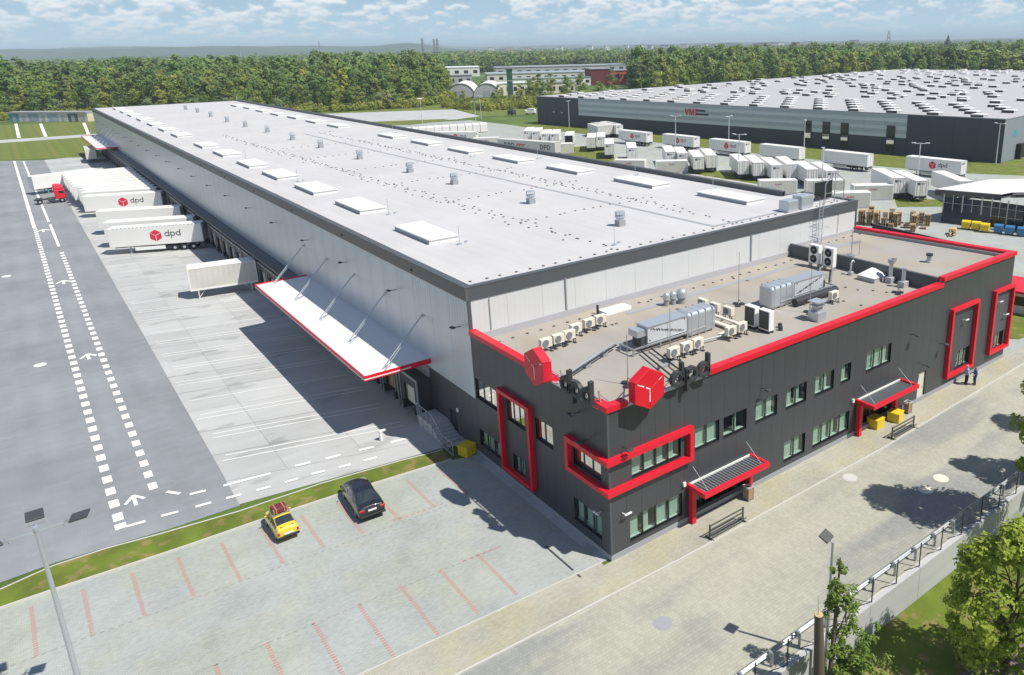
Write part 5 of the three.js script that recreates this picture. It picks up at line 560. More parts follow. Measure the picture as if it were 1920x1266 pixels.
// ---------------------------------------------------------------- second warehouse on the right
{
  const W = thing('second_warehouse', 'large flat warehouse with dark grey ends, silver striped band and many roof lights', 'warehouse', [157.3, 0, -57], 0.1188), HW = 10.2, D = 290, L = 172;
  mesh('hall_core', bx(0.2, D, 0, 9.9, -L, -0.2), mat.core, W); mesh('roof', bx(0.15, D, 9.9, 10.18, -L, -0.15), mat.roofGrey, W); mesh('roof_cap', [bx(-0.1, 0.4, 10.05, 10.26, -L, 0.1), bx(0.4, D, 10.05, 10.26, -0.3, 0.1)], mat.flash, W);
  for (let i = 0; i < 29; i++) { const z1 = -i * 5.93, z0 = z1 - 5.9, dark = i < 4 || i > 24; if (dark) mesh('wall_panel', bx(0, 0.2, 0, 10.04, z0, z1), mat.w2dark, W); else { mesh('wall_panel', bx(0, 0.2, 0, 4.2, z0, z1), mat.w2dark, W); for (let k = 0; k < 6; k++) mesh('wall_panel', bx(k % 2 ? -0.06 : -0.02, 0.2, 4.21 + k * 0.97, 4.21 + (k + 1) * 0.97 - 0.02, z0, z1), k % 2 ? mat.w2silver : mat.w2silver2, W); } }
  for (let i = 0; i < 12; i++) mesh('wall_panel', bx(i * 6, i * 6 + 5.97, 0, 10.04, -0.2, 0), mat.w2grey, W);
  for (const z of [-27.6, -40.8, -46.4, -52.2]) { const o = mesh('window_tower', bx(-0.12, 0, 0.6, 7.2, z - 1.5, z + 0.9), mat.frame, W); for (let k = 0; k < 4; k++) mesh('pane', bx(-0.15, -0.12, 0.9 + k * 1.55, 2.25 + k * 1.55, z - 1.3, z + 0.7), k % 3 !== 1 ? mat.darkGlass : mat.mirrorPane, o); }
  const bl = mesh('wall_logo', new THREE.ShapeGeometry(new THREE.Shape([[0, 0], [2.6, 0], [2.2, 1.8], [1.2, 1.5]].map((p) => new THREE.Vector2(...p)))), M([0.02, 0.32, 0.5], 0.5, { side: THREE.DoubleSide }), W); bl.position.set(6.0, 5.6, 0.03);
  const t = mesh('wall_lettering', new TextGeometry('VMI', { font: fontB, size: 1.95, depth: 0.06, curveSegments: 4 }), mat.logoRed, W); t.rotation.y = -Math.PI / 2; t.position.set(-0.08, 6.7, -97.6); mesh('wall_lettering', [bx(-0.1, -0.06, 7.9, 8.5, -92.8, -89.2), bx(-0.1, -0.06, 6.8, 7.4, -92.8, -88)], mat.logoInk, W);
  for (const [z, y] of [[-157, 4.4], [-161.6, 4.5]]) mesh('wall_sign', bx(-0.05, 0, y, y + 0.5, z - 1.2, z), mat.flash, W);
  for (const z of [-3, -8]) mesh('dock_shelter', [bx(6 - z, 8.6 - z, 0.3, 3.6, 0.01, 1.2)], mat.black, W);
  // roof lights in slanting runs
  const rl = bx(-1.5, 1.5, 0, 0.5, -1.4, 1.4), rs = bx(-1.55, -1.5, 0.02, 0.7, -1.5, 1.5), rt = rbx(3.1, 0.25, 3.0, 0.05, 0, 0.6, 0), far = [];
  const pts = []; for (let i = -3; i < 22; i++) for (let j = 0; j < 40; j++) { const x = 2 + j * 7.6 + (j > 4 ? 6 : 0) + (i * 37 % 5) * (j > 4 ? 1.6 : 0), z = 4 - i * 10.8 - ((j * 4.6 + (j > 5 ? (hash(i, j, 3) - 0.5) * 9 : 0)) % 220) + (j > 14 ? 70 : 0); const keep = j < 6 || hash(i, j, 8) > 0.42; if (keep && x < D - 4 && z < -4 && z > -L + 4) pts.push([x, z]); }
  pts.sort((a, b) => (a[0] - 0.3 * a[1]) - (b[0] - 0.3 * b[1]));
  pts.slice(0, 285).forEach(([x, z]) => { const o = mesh('roof_light', rl, mat.flash, W); o.position.set(x, 10.18, z); mesh('lid', rt, mat.skylight, o); mesh('vent', rs, mat.frame, o); });  // thin dark sheet covers only the yard-facing side of each roof light
  const rest = pts.slice(285); const g = join([rl, rt]); const im = new THREE.InstancedMesh(g, mat.skylight, rest.length); rest.forEach(([x, z], i) => im.setMatrixAt(i, new THREE.Matrix4().setPosition(x, 10.18, z))); im.name = 'roof_light'; im.castShadow = true; im.userData.kind = 'stuff'; W.add(im);
}
// ---------------------------------------------------------------- glazed shelter, pallets and bins beyond the office block
{
  const S = thing('glazed_shelter', 'open shelter with white roof, dark fascia and glazed grid walls at the right edge', 'shelter'), y = 5.15, O = [[91.6, -35], [106, -33.4], [120, -22], [110, -14], [98.3, -24.1], [97, -25.3], [94.4, -25.6]];
  mesh('roof', poly(O.map(([x, z]) => [x, z]), y + 0.01), mat.skylight, S); const fa = []; O.forEach((p, i) => { const q = O[(i + 1) % O.length]; fa.push(bar(V(p[0], y - 0.5, p[1]), V(q[0], y - 0.5, q[1]), 0.12, 0.98)); }); mesh('fascia', fa.map((g) => g), mat.trim, S); mesh('soffit', poly(O, y - 0.6), mat.trim, S);
  const wl = [[91.6, -33.4], [93.3, -26.4], [93.6, -21.5], [100, -13]], ps = [], gl = [], rails = [];
  for (let i = 0; i < 3; i++) { const a = wl[i], b = wl[i + 1], n = i === 0 ? 5 : i === 1 ? 4 : 6; for (let k = 0; k <= n; k++) { const x = mix(a[0], b[0], k / n), z = mix(a[1], b[1], k / n); mesh('post', bar(V(x, 0, z), V(x, y - 0.6, z), k % 2 ? 0.08 : 0.16), mat.steel, S); if (k < n) { const x2 = mix(a[0], b[0], (k + 1) / n), z2 = mix(a[1], b[1], (k + 1) / n); for (const h of [0.5, 1.9, 3.2]) rails.push(bar(V(x, h, z), V(x2, h, z2), 0.06)); mesh('pane', bar(V(x, 2.1, z - 0.02), V(x2, 2.1, z2 - 0.02), 0.02, 4).translate(0, 0, 0), mat.darkGlass, S); } } }
  mesh('rail', rails, mat.steel, S);
}
{
  const G = 'stacks of wooden pallets', pal = [], w = 0.76, l = 1.15; for (let i = 0; i < 5; i++) pal.push(bx(-l / 2, l / 2, 0.11, 0.135, -w / 2 + i * 0.165, -w / 2 + i * 0.165 + 0.11)); for (const z of [-w / 2, -0.05, w / 2 - 0.1]) { pal.push(bx(-l / 2, l / 2, 0, 0.02, z, z + 0.1)); for (const x of [-l / 2, -0.07, l / 2 - 0.14]) pal.push(bx(x, x + 0.14, 0.02, 0.11, z, z + 0.1)); }
  const pj = join(pal), woods = [mat.wood, mat.wood2, mat.wood3]; let n = 0;
  const words = ['front left corner', 'front row second', 'front row third', 'front row fourth', 'low step in front of the tall ones', 'front middle', 'front middle low', 'single stack nearest the red roof edge', 'front right tall', 'right of the middle', 'darker stack at the right end', 'back left', 'back row second', 'back row third', 'back row fourth', 'back row fifth', 'back row sixth', 'darker stack behind on the right', 'rear right corner', 'middle gap', 'far left behind', 'far middle behind', 'far right behind', 'small low stack'];
  const stackAt = (x, z, h) => { const d = thing('pallet_stack', `stack of wooden pallets in the yard pile, ${words[n]}`, 'pallets', [x, 0, z], 0.55 + rr(-0.08, 0.08), G); for (let i = 0; i < h; i++) { const p = mesh('pallet', pj, woods[(n * 5 + i * 3 + (i >> 1)) % 3], d); p.position.set(rr(-0.03, 0.03), i * 0.137, rr(-0.03, 0.03)); } n++; };
  [[81.2, -41.4, 16], [81.65, -40.3, 16], [82.1, -39.2, 16], [82.55, -38.1, 10], [83, -37, 4], [83.9, -36.9, 15], [84.3, -35.2, 5], [83.0, -33.2, 8], [84.9, -34.2, 15], [86.4, -34.9, 14], [88, -33.8, 13], [82.2, -41.8, 16], [82.65, -40.7, 16], [83.1, -39.6, 16], [83.55, -38.5, 16], [84.5, -38.0, 15], [85.3, -37.2, 15], [87.6, -36.2, 14], [88.9, -35.4, 13], [84.6, -37.6, 13], [84.4, -45, 15], [85.8, -42.6, 15], [87.4, -39.8, 14], [85.6, -33, 2]].forEach((a) => stackAt(...a));
  const d = thing('timber_heap', 'loose heap of planks and broken pallets on the open paving', 'timber', [84.9, 0, -27.8], 0.4); for (let i = 0; i < 16; i++) { const p = mesh('plank', bx(-0.9, 0.9, 0, 0.06, -0.08, 0.08), woods[i % 3], d); p.position.set(rr(-0.8, 0.8), 0.05 + (i % 5) * 0.14, rr(-0.5, 0.5)); p.rotation.set(rr(-0.1, 0.1), rr(-0.5, 0.5), rr(-0.1, 0.1)); } mesh('bundle', rbx(1.2, 0.55, 1.0, 0.1, 0.7, 0.6, 0), mat.wood3, d);
}
{
  const c = (x, z, m, label) => { const d = thing('waste_container', label, 'waste container', [x, 0, z], -1.25, 'wheeled waste containers'); const s = new THREE.Shape([[-0.55, 0.25], [0.55, 0.25], [0.62, 1.1], [-0.62, 1.1]].map((p) => new THREE.Vector2(...p))); mesh('body', new THREE.ExtrudeGeometry(s, { depth: 1.15, bevelEnabled: true, bevelSize: 0.03, bevelThickness: 0.03, bevelSegments: 1 }).rotateY(Math.PI / 2).translate(-0.6, 0, 0), m, d); mesh('lid', new THREE.CylinderGeometry(0.62, 0.62, 1.22, 14, 1, false, 0, Math.PI).rotateZ(Math.PI / 2).scale(1, 0.4, 1).translate(0, 1.12, 0), m, d); mesh('wheel', [[-0.45, -0.4], [0.45, -0.4], [-0.45, 0.4], [0.45, 0.4]].map(([x2, z2]) => cyl(V(x2 - 0.04, 0.12, z2), V(x2 + 0.04, 0.12, z2), 0.12, 0.12, 10)), mat.tyre, d); };
  [[90, -28.4, mat.yellow, 'yellow waste container, left of three'], [90.4, -27, mat.yellow, 'yellow waste container, middle of three'], [90.2, -25.5, mat.yellow, 'yellow waste container, right of three, pulled forward'], [91, -23.8, mat.blue, 'blue waste container, first right of the yellow ones'], [91.2, -22.2, mat.blue, 'blue waste container, second of three'], [91.6, -20.6, mat.blue, 'blue waste container at the right edge']].forEach((a) => c(...a));
}
{ const d = thing('guard_hut', 'small pale hut with red flat roof beyond the right end of the dark building', 'hut', [59.6, 0, -5.2], 0.2); mesh('wall', bx(-2, 3, 0, 2.3, -2, 2), mat.offWhite, d); mesh('roof', bx(-2.4, 3.4, 2.3, 2.55, -2.4, 2.4), mat.red, d); mesh('window', [bx(-1.4, 0.4, 0.9, 1.9, 2.0, 2.03), bx(-2.03, -2, 0.9, 1.9, -1.2, 1.2)], mat.darkGlass, d); }
// yard floodlight masts
{ const LM = thing('yard_light', 'yard light mast at the middle grass island', 'street lamp', [99.8, 0, -86.2], 0, 'light masts in the trailer yard'); mesh('pole', cyl(V(0, 0, 0), V(0, 9.4, 0), 0.13, 0.08, 10), mat.galvL, LM); mesh('crossarm', bar(V(-0.5, 9.3, -0.9), V(0.5, 9.3, 0.9), 0.08), mat.galvL, LM); for (const s of [-1, 1]) mesh('floodlight', rbx(0.5, 0.14, 0.7, 0.04, s * 0.55, 9.4, s * 1.1), mat.galvL, LM);
  [[120.5, -130, 'yard light mast behind the second emblem trailer'], [111.6, -50.4, 'yard light mast in front of the rightmost emblem trailer'], [155, -57, 'low light mast at the dark warehouse corner'], [136, -205, 'yard light mast by the dark far end of the second warehouse'], [129, -118, 'light mast behind the third emblem trailer'], [133.6, -96, 'slim light mast at the warehouse window strips'], [93, -58.5, 'light mast between the ribbed containers and the pallets'], [113, -232, 'light mast at the corner of the empty lot'], [131, -262, 'light mast on the slope beyond the empty lot'], [108, -268, 'light mast at the far edge of the trailer yard']].forEach(([x, z, l]) => copy(LM, [x, 0, z], rr(0, 3), l, 'light masts in the trailer yard')); }
// far left: row of coloured container huts on the bank
{ const G = 'container huts behind the grass bank', cols = [[0.08, 0.30, 0.45, 'turquoise'], [0.62, 0.60, 0.55, 'cream'], [0.30, 0.40, 0.55, 'pale blue'], [0.66, 0.66, 0.63, 'white'], [0.34, 0.46, 0.60, 'light blue'], [0.64, 0.62, 0.58, 'ivory'], [0.10, 0.12, 0.14, 'dark grey'], [0.62, 0.55, 0.42, 'sand coloured']];
  cols.forEach(([r, g, b, n], i) => { const d = thing('container_hut', `${n} container hut in the row left of the far hall end`, 'hut', [-15.2 + i * 3.35, 0, -424 + i * 3.9], -0.86, G); mesh('wall', bx(-2.5, 2.5, 0, 3.6, -3, 3), M([r, g, b], 0.6), d); mesh('door', bx(-0.9, 0.9, 0.05, 2.8, 3.0, 3.04), mat.flash, d); mesh('roof', bx(-2.56, 2.56, 3.6, 4.3, -3.1, 3.3), mat.ash, d); }); }
// ---------------------------------------------------------------- trees
function leafCloud(n, size, place) {                                          // many small leaf faces placed by a function
  const P = new Float32Array(n * 18), N = new Float32Array(n * 18), a = V(0, 0, 0), b = V(0, 0, 0), c = V(0, 0, 0), nn = V(0, 0, 0); let k = 0;
  for (let i = 0; i < n; i++) {
    const [p, out] = place(i); const s = size * rr(0.6, 1.3); nn.set(rr(-1, 1), rr(-0.4, 1.2), rr(-1, 1)).addScaledVector(out, 1.1).normalize(); a.set(rr(-1, 1), rr(-1, 1), rr(-1, 1)).cross(nn).normalize(); b.crossVectors(nn, a);
    const q = [p.clone().addScaledVector(a, s), p.clone().addScaledVector(b, s * 0.55), p.clone().addScaledVector(a, -s), p.clone().addScaledVector(b, -s * 0.55)];
    for (const v of [q[0], q[1], q[2], q[0], q[2], q[3]]) { P.set([v.x, v.y, v.z], k); N.set([nn.x, nn.y, nn.z], k); k += 3; }
  }
  const g = new THREE.BufferGeometry(); g.setAttribute('position', new THREE.BufferAttribute(P, 3)); g.setAttribute('normal', new THREE.BufferAttribute(N, 3)); return g;
}
function crownPlace(h0, h1, r, clumps, cr, slim = 1) {                        // clumps spread through an uneven crown
  const C = []; for (let i = 0; i < clumps; i++) { const t = rr(0, 1), y = mix(h0, h1, t), prof = slim < 1 ? (0.35 + 0.65 * Math.sin(Math.PI * Math.min(1, t * 0.95 + 0.12))) : Math.sqrt(Math.max(0.05, 1 - (2 * (t - 0.42)) ** 2 * 0.85)), a = rr(0, 6.283), d = r * prof * Math.sqrt(rr(0.08, 1)); C.push([V(Math.cos(a) * d, y, Math.sin(a) * d), cr * rr(0.6, 1.25)]); }
  const o = V(0, 0, 0), c0 = V(0, (h0 + h1) / 2, 0); return () => { const [c, rad] = C[Math.floor(rnd() * C.length)]; o.set(rr(-1, 1), rr(-1, 1), rr(-1, 1)); if (o.lengthSq() < 0.01) o.y = 1; o.normalize(); const p = c.clone().addScaledVector(V(o.x, o.y * 0.75, o.z), rad * rr(0.55, 1)); return [p, o.clone().addScaledVector(p.clone().sub(c0).normalize(), 0.6)]; };
}
const leafM = (c) => new THREE.MeshPhysicalMaterial({ color: new THREE.Color(...c), roughness: 0.9, transmission: 0.35, thickness: 0, side: THREE.DoubleSide });
const leafs = [[0.19, 0.28, 0.028], [0.13, 0.22, 0.03], [0.27, 0.31, 0.03], [0.22, 0.29, 0.10], [0.11, 0.19, 0.03], [0.35, 0.36, 0.13]].map(leafM);
function limbs(h, r, n, spread, start) { const g = [cyl(V(0, -0.3, 0), V(rr(-0.1, 0.1), h * 0.85, rr(-0.1, 0.1)), r, r * 0.25, 9)]; for (let i = 0; i < n; i++) { const y = mix(start, h * 0.75, i / n), a = i * 2.4 + rr(-0.4, 0.4), e = V(Math.cos(a) * spread * rr(0.6, 1), y + spread * rr(0.5, 1.1), Math.sin(a) * spread * rr(0.6, 1)); g.push(cyl(V(0, y, 0), e, r * 0.4 * (1 - i / n * 0.6), r * 0.08, 6)); } return g; }
const kinds = [['round crowned mid green broadleaf tree', 12, 17, 5.2, 0, 1], ['tall dark green broadleaf tree', 4, 20, 4.6, 1, 1], ['light yellow green broadleaf tree', 4, 16.5, 4.8, 2, 1], ['pale grey green willow', 1, 11, 5.0, 3, 1], ['slim upright poplar', 2, 22, 2.6, 4, 0.6], ['pale blossoming tree', 2, 13, 4.2, 5, 1]];
const protos = kinds.map(([n, h0, h1, r, m, slim], i) => { const T_ = thing(['broadleaf_tree', 'broadleaf_tree', 'broadleaf_tree', 'willow_tree', 'poplar_tree', 'blossom_tree'][i], n, 'tree', [0, 0, 0]); mesh('trunk', limbs(h1 * 0.8, 0.3, 6, r * 0.5, h1 * 0.3), mat.bark, T_); mesh('crown', leafCloud(1500, 0.52, crownPlace(h1 * 0.16, h1 * 0.95, r * 0.85, 46, r * 0.33, slim)), leafs[m], T_); return T_; });
let usedProto = new Set();
function tree(k, x, z, s, label, group, y = 0) { const P = protos[k]; if (!usedProto.has(k)) { usedProto.add(k); P.position.set(x, y, z); P.scale.setScalar(s); P.rotation.y = rr(0, 6); P.userData.label = label; P.userData.group = group; return P; } return copy(P, [x, y, z], rr(0, 6), label, group, s); }
const lerpLine = (pts, t) => { const n = pts.length - 1, i = Math.min(n - 1, Math.floor(t * n)), f = t * n - i; return [mix(pts[i][0], pts[i + 1][0], f), mix(pts[i][1], pts[i + 1][1], f)]; };
// front trees of the big wood behind the hall: one thing each
const edgeA = [[-40, -455], [-10, -442], [22, -432], [45, -400], [70, -372], [110, -362], [140, -358], [165, -378], [178, -395]];
for (let row = 0; row < 3; row++) for (let i = 0; i < 34; i++) { const [x, z] = lerpLine(edgeA, (i + rr(-0.3, 0.3) + 0.5) / 34), k = row === 0 ? [3, 2, 0, 2, 3, 1][(i * 7 + (i >> 2)) % 6] : [0, 1, 2, 0, 4, 1, 2, 0][(i * 5 + row * 3) % 8]; const s = (row === 0 ? rr(0.5, 0.8) : rr(0.72, 1.2)); tree(k, x + row * 5 + rr(-2, 2), z - row * 9 + rr(-2, 2), s, `${kinds[k][0]}, ${['front edge', 'second rank', 'third rank'][row]} of the wood behind the hall`, `${kinds[k][0]}s, ${['front edge', 'second rank', 'third rank'][row]} of the wood behind the hall`); }
tree(5, 128, -352, 0.7, 'cream flowering bush before the wood behind the hall', null); tree(4, 33, -446, 1.25, 'taller poplar rising above the wood near the left', null); tree(1, 88, -392, 1.25, 'dark conical tree rising above the middle of the wood', null);
// single trees between the old works and the second warehouse
[[190, -330, 2, 0.6], [205, -345, 0, 0.7], [212, -352, 2, 0.75], [222, -362, 1, 0.7], [178, -318, 3, 0.5], [168, -318, 0, 0.45], [196, -318, 1, 0.55], [226, -340, 0, 0.75], [236, -372, 2, 0.8], [206, -310, 2, 0.5], [216, -322, 3, 0.5], [158, -330, 2, 0.5], [244, -352, 0, 0.8], [186, -345, 5, 0.7], [250, -330, 1, 0.8], [232, -318, 0, 0.6]].forEach(([x, z, k, s]) => tree(k, x, z, s, `${kinds[k][0]} among the scrub left of the second warehouse`, `${kinds[k][0]}s in the scrub left of the second warehouse`));
// front rank behind the second warehouse
for (let row = 0; row < 2; row++) for (let i = 0; i < 40; i++) { const t = (i + rr(-0.3, 0.3)) / 40, x = mix(250, 560, t) + row * 4, z = (t < 0.62 ? mix(-290, -330, t / 0.62) : mix(-330, -120, (t - 0.62) / 0.38)) - row * 10 * (t < 0.62 ? 1 : 0.3), k = [2, 0, 2, 1, 0, 2, 4, 0][(i * 5 + row * 3) % 8]; tree(k, x + rr(-3, 3), z + rr(-3, 3), rr(0.8, 1.1), `${kinds[k][0]} in the ${['front', 'second'][row]} rank behind the second warehouse`, `${kinds[k][0]}s, ${['front', 'second'][row]} rank behind the second warehouse`); }
// the depth of the woods and the far wooded plain read as one mass
{
  const low = [0, 1, 2, 3].map((i) => leafCloud(420, 0.95, crownPlace(3, [16, 19, 15, 17][i], 4.2, 22, 2.0))), bush = [0, 1].map(() => leafCloud(130, 1.7, crownPlace(1, 15, 5.5, 14, 2.8)));
  const im = (name, g, m, pts, sc) => { const o = new THREE.InstancedMesh(g, m, pts.length), q = new THREE.Matrix4(), e = new THREE.Euler(), qq = new THREE.Quaternion(), col = new THREE.Color(); pts.forEach(([x, z, y = 0], i) => { const s = sc * rr(0.72, 1.2); q.compose(V(x, y, z), qq.setFromEuler(e.set(0, rr(0, 6.28), 0)), V(s, s * rr(0.85, 1.2), s)); o.setMatrixAt(i, q); const t = rr(0.65, 1.3); o.setColorAt(i, col.setRGB(t * rr(0.85, 1.25), t, t * rr(0.8, 1.1))); }); o.name = numbered(name); o.castShadow = o.receiveShadow = true; o.userData.kind = 'stuff'; scene.add(o); };
  const A = [[], [], [], []], inside = (x, z) => { const fr = z < -462 - Math.max(0, 0) ; return fr; };
  for (let i = 0; i < 3600; i++) { const x = rr(-90, 330), d = rr(0, 1), base = x < 22 ? -468 : x < 70 ? mix(-465, -402, (x - 22) / 48) : x < 165 ? -395 : mix(-395, -700, (x - 165) / 165), z = base - d * 330; const X = x + d * 40; if (Math.atan2(X + 22, 30 - z) < 0.44 - d * 0.035) A[i & 3].push([X, z]); }
  for (let i = 0; i < 3400; i++) { const t = rr(0, 1), d = rr(0, 1); const x = mix(262, 580, t) + d * 300 * t, z = (t < 0.62 ? mix(-315, -352, t / 0.62) : mix(-352, -130, (t - 0.62) / 0.38)) - d * 300 * (1 - t * 0.4); if (Math.atan2(x + 22, 30 - z) > 0.675) A[i & 3].push([x, z]); }
  A.forEach((p, i) => im('woodland', low[i], [leafs[0], leafs[1], leafs[2], leafs[1]][i], p, 1));
  const F = [[], []]; for (let i = 0; i < 26000; i++) { const az = rr(-0.12, 1.2), d = 620 + 3300 * Math.pow(rnd(), 1.6), x = -22 + Math.sin(az) * d, z = 30 - Math.cos(az) * d; if (vnoise(x / 160, z / 160, 1e6, 5) > 0.34 + (d > 1800 ? 0.12 : 0) && !(az > 0.37 && az < 0.69 && d < 950)) F[i & 1].push([x, z]); }
  F.forEach((p, i) => im('woodland', bush[i], [leafs[0], leafs[1]][i], p, 1.05));
  const sh = []; for (let i = 0; i < 420; i++) { const [x, z] = lerpLine(edgeA, rnd()); sh.push([x + rr(-4, 6), z + rr(0, 9)]); } for (let i = 0; i < 260; i++) sh.push([rr(150, 245), rr(-345, -296)]); im('scrub', leafCloud(260, 0.4, crownPlace(0.3, 3.2, 2.2, 12, 1.1)), leafs[2], sh, 1);
}
// ---------------------------------------------------------------- near trees at the lower right
function nearTree(name, label, pos, h, r, leaves, size, m, o = {}) { const d = thing(name, label, 'tree', pos, o.turn || 0); mesh('trunk', limbs(h * 0.95, o.tr || 0.22, o.n || 14, r * 0.75, h * 0.25), mat.bark, d); mesh('crown', leafCloud(leaves, size, crownPlace(o.h0 ?? h * 0.2, h, r, o.cl || 120, o.cr || r * 0.24, o.slim || 1)), m, d); return d; }
const nearLeaf = leafM([0.30, 0.38, 0.025]), nearLeaf2 = leafM([0.17, 0.26, 0.025]);
nearTree('broadleaf_tree', 'big bright green tree at the lower right edge in front of the retaining wall', [10.6, -2, 17.6], 8.6, 3.0, 15000, 0.13, nearLeaf, { h0: 0.6, cl: 150, cr: 0.62 });
nearTree('broadleaf_tree', 'tall tree at the right edge whose crown rises beside the crash barrier', [21.6, -2, 14.6], 17.5, 2.3, 12000, 0.17, nearLeaf, { h0: 3.5, cl: 110, cr: 0.7 });
nearTree('broadleaf_tree', 'tree outside the right edge casting a shadow near the manhole pair', [28.6, -2, 15.2], 15, 2.0, 7000, 0.2, nearLeaf, { h0: 4, cl: 70, cr: 0.7 }); nearTree('broadleaf_tree', 'tree outside the right edge casting the farthest shadow on the road', [37.4, -2, 14.8], 17, 2.0, 7000, 0.2, nearLeaf, { h0: 5, cl: 70, cr: 0.7 });
{ const d = thing('poplar_tree', 'slender poplar with a sawn off trunk beside the crash barrier', 'tree', [2.5, -2, 13.4]); mesh('trunk', [cyl(V(-0.75, 0, 0), V(-0.95, 6.0, -0.2), 0.3, 0.2, 12), cyl(V(-0.4, 0.6, 0.1), V(0.15, 5.5, -0.1), 0.14, 0.08, 8), cyl(V(0.15, 5.5, -0.1), V(0.35, 8.3, -0.2), 0.08, 0.03, 7), ...[[1.6, 3.2, 0.9], [2.4, 4.6, -0.3], [1.2, 2.6, 1.4], [1.1, 5.4, 0.3]].map(([x, y, z]) => cyl(V(0, y - 1.4, 0), V(x * 0.6, y + 0.4, z * 0.6), 0.06, 0.02, 6)), cyl(V(-0.95, 5.4, -0.2), V(-1.02, 7.0, -0.25), 0.02, 0.008, 5)], mat.bark, d); mesh('cut_face', cyl(V(-0.952, 6.0, -0.2), V(-0.9525, 6.012, -0.2), 0.19, 0.19, 14), mat.wood3, d);
  const parts = [[0.25, 4.9, -0.1, 0.42, 1.4, 16], [0.3, 7.0, -0.2, 0.35, 1.3, 14], [0.5, 5.8, 0.1, 0.5, 0.9, 12], [1.2, 4.0, 0.6, 0.75, 0.9, 16], [0.4, 3.2, 0.4, 0.8, 1.2, 20], [1.5, 2.9, 0.9, 0.7, 0.9, 16], [0.2, 1.9, 0.5, 1.0, 1.0, 22], [-0.6, 1.6, 0.9, 0.7, 0.9, 14]]; const C = []; for (const [x, y, z, r, v, n] of parts) for (let i = 0; i < n; i++) C.push([V(x + rr(-r, r), y + rr(-v, v), z + rr(-r, r)), rr(0.16, 0.34)]);
  mesh('crown', leafCloud(7500, 0.085, () => { const [c, q] = C[Math.floor(rnd() * C.length)], o = V(rr(-1, 1), rr(-1, 1), rr(-1, 1)).normalize(); return [c.clone().addScaledVector(o, q * rr(0.4, 1)), o]; }), nearLeaf2, d); }
nearTree('young_tree', 'top of a small green tree at the bottom edge of the picture', [-4.9, -2, 9.9 + 2.2], 4.4, 0.55, 1500, 0.08, nearLeaf2, { h0: 1.5, cl: 24, cr: 0.24, tr: 0.06 });
// ---------------------------------------------------------------- old works, city, chimneys and hills in the distance
const rowLab = (a) => a;
function shed(name, label, x, z, turn, w, d, h, wall, roof, n = 8, opt = {}) { const S = thing(name, label, 'industrial building', [x, 0, z], turn); mesh('wall', bx(-w / 2, w / 2, 0, h, -d / 2, d / 2), wall, S); mesh('roof', opt.pitch ? new THREE.CylinderGeometry(0.01, d / 1.95, opt.pitch, 4).rotateY(Math.PI / 4) && [bar(V(-w / 2, h + 0.3, 0), V(w / 2, h + 0.3, 0), d * 0.98, 0.6)] : bx(-w / 2 - 0.4, w / 2 + 0.4, h, h + 0.5, -d / 2 - 0.4, d / 2 + 0.4), roof, S); for (let i = 0; i < n; i++) { const u = -w / 2 + (i + 0.3) * w / n; mesh('window', bx(u, u + w / n * 0.45, h * 0.35, h * 0.7, d / 2, d / 2 + 0.05), mat.darkGlass, S); mesh('window', bx(u, u + w / n * 0.45, h * 0.35, h * 0.7, -d / 2 - 0.05, -d / 2), mat.darkGlass, S); } return S; }
const dirT = -0.45;
shed('white_factory', 'long white factory with bright roof above the edge of the wood', 345, -759, dirT, 84, 50, 9, mat.skylight, mat.skylight, 9); shed('grey_hall', 'low grey hall in front of the white factory', 252, -556, dirT, 48, 30, 8, mat.flash, mat.ash, 8);
for (let i = 0; i < 2; i++) { const d = thing('arched_hangar', `white arched hangar with grey end wall, ${i ? 'right' : 'left'} of two`, 'hangar', [190.5 + i * 9.2, 0, -398 + i * 14], -0.55, 'arched hangars'); mesh('roof', new THREE.CylinderGeometry(8, 8, 40, 28, 1, true, -Math.PI / 2, Math.PI).rotateX(-Math.PI / 2).translate(0, 0.5, -20), mat.skylightD, d); mesh('end_wall', new THREE.CircleGeometry(7.7, 28, 0, Math.PI).translate(0, 0.5, -0.4), mat.flash, d); mesh('door', bx(-2, 2, 0.2, 4, -0.38, -0.3), mat.ash, d); mesh('base', bx(-8, 8, -0.1, 0.6, -40, -0.5), mat.ash, d); }
shed('cream_workshop', 'cream workshop partly behind trees right of the hangars', 226, -402, dirT, 26, 14, 7, mat.cream, mat.skylight, 6); shed('cream_workshop', 'second cream workshop at the corner of the dark warehouse', 246, -382, dirT, 22, 12, 7, mat.cream, mat.ash, 6); shed('grey_works', 'wide grey roofed works behind the green tower', 345, -560, dirT, 90, 45, 7, mat.offWhite, mat.galv, 12); shed('grey_works', 'flat dark roofed works behind the wide grey roofed one', 420, -660, dirT, 110, 40, 9, mat.flash, mat.ash, 12); shed('white_shed', 'low white shed in front of the red hall', 298, -470, dirT, 60, 16, 6, mat.skylight, mat.galv, 10); shed('pale_works', 'pale roofed works far behind the red hall', 470, -700, dirT, 120, 40, 8, mat.flash, mat.galv, 12);
{ const d = thing('green_tower', 'narrow dark green tower with pale plinth among the trees', 'tower', [217, 0, -387], dirT); mesh('shaft', bx(-1.6, 1.6, 0, 15, -1.6, 1.6), M([0.015, 0.08, 0.045], 0.6), d); mesh('cap', bx(-1.8, 1.8, 15, 15.8, -1.8, 1.8), mat.frame, d); mesh('band', bx(-1.65, 1.65, 9, 9.3, -1.65, 1.65), mat.flash, d); }
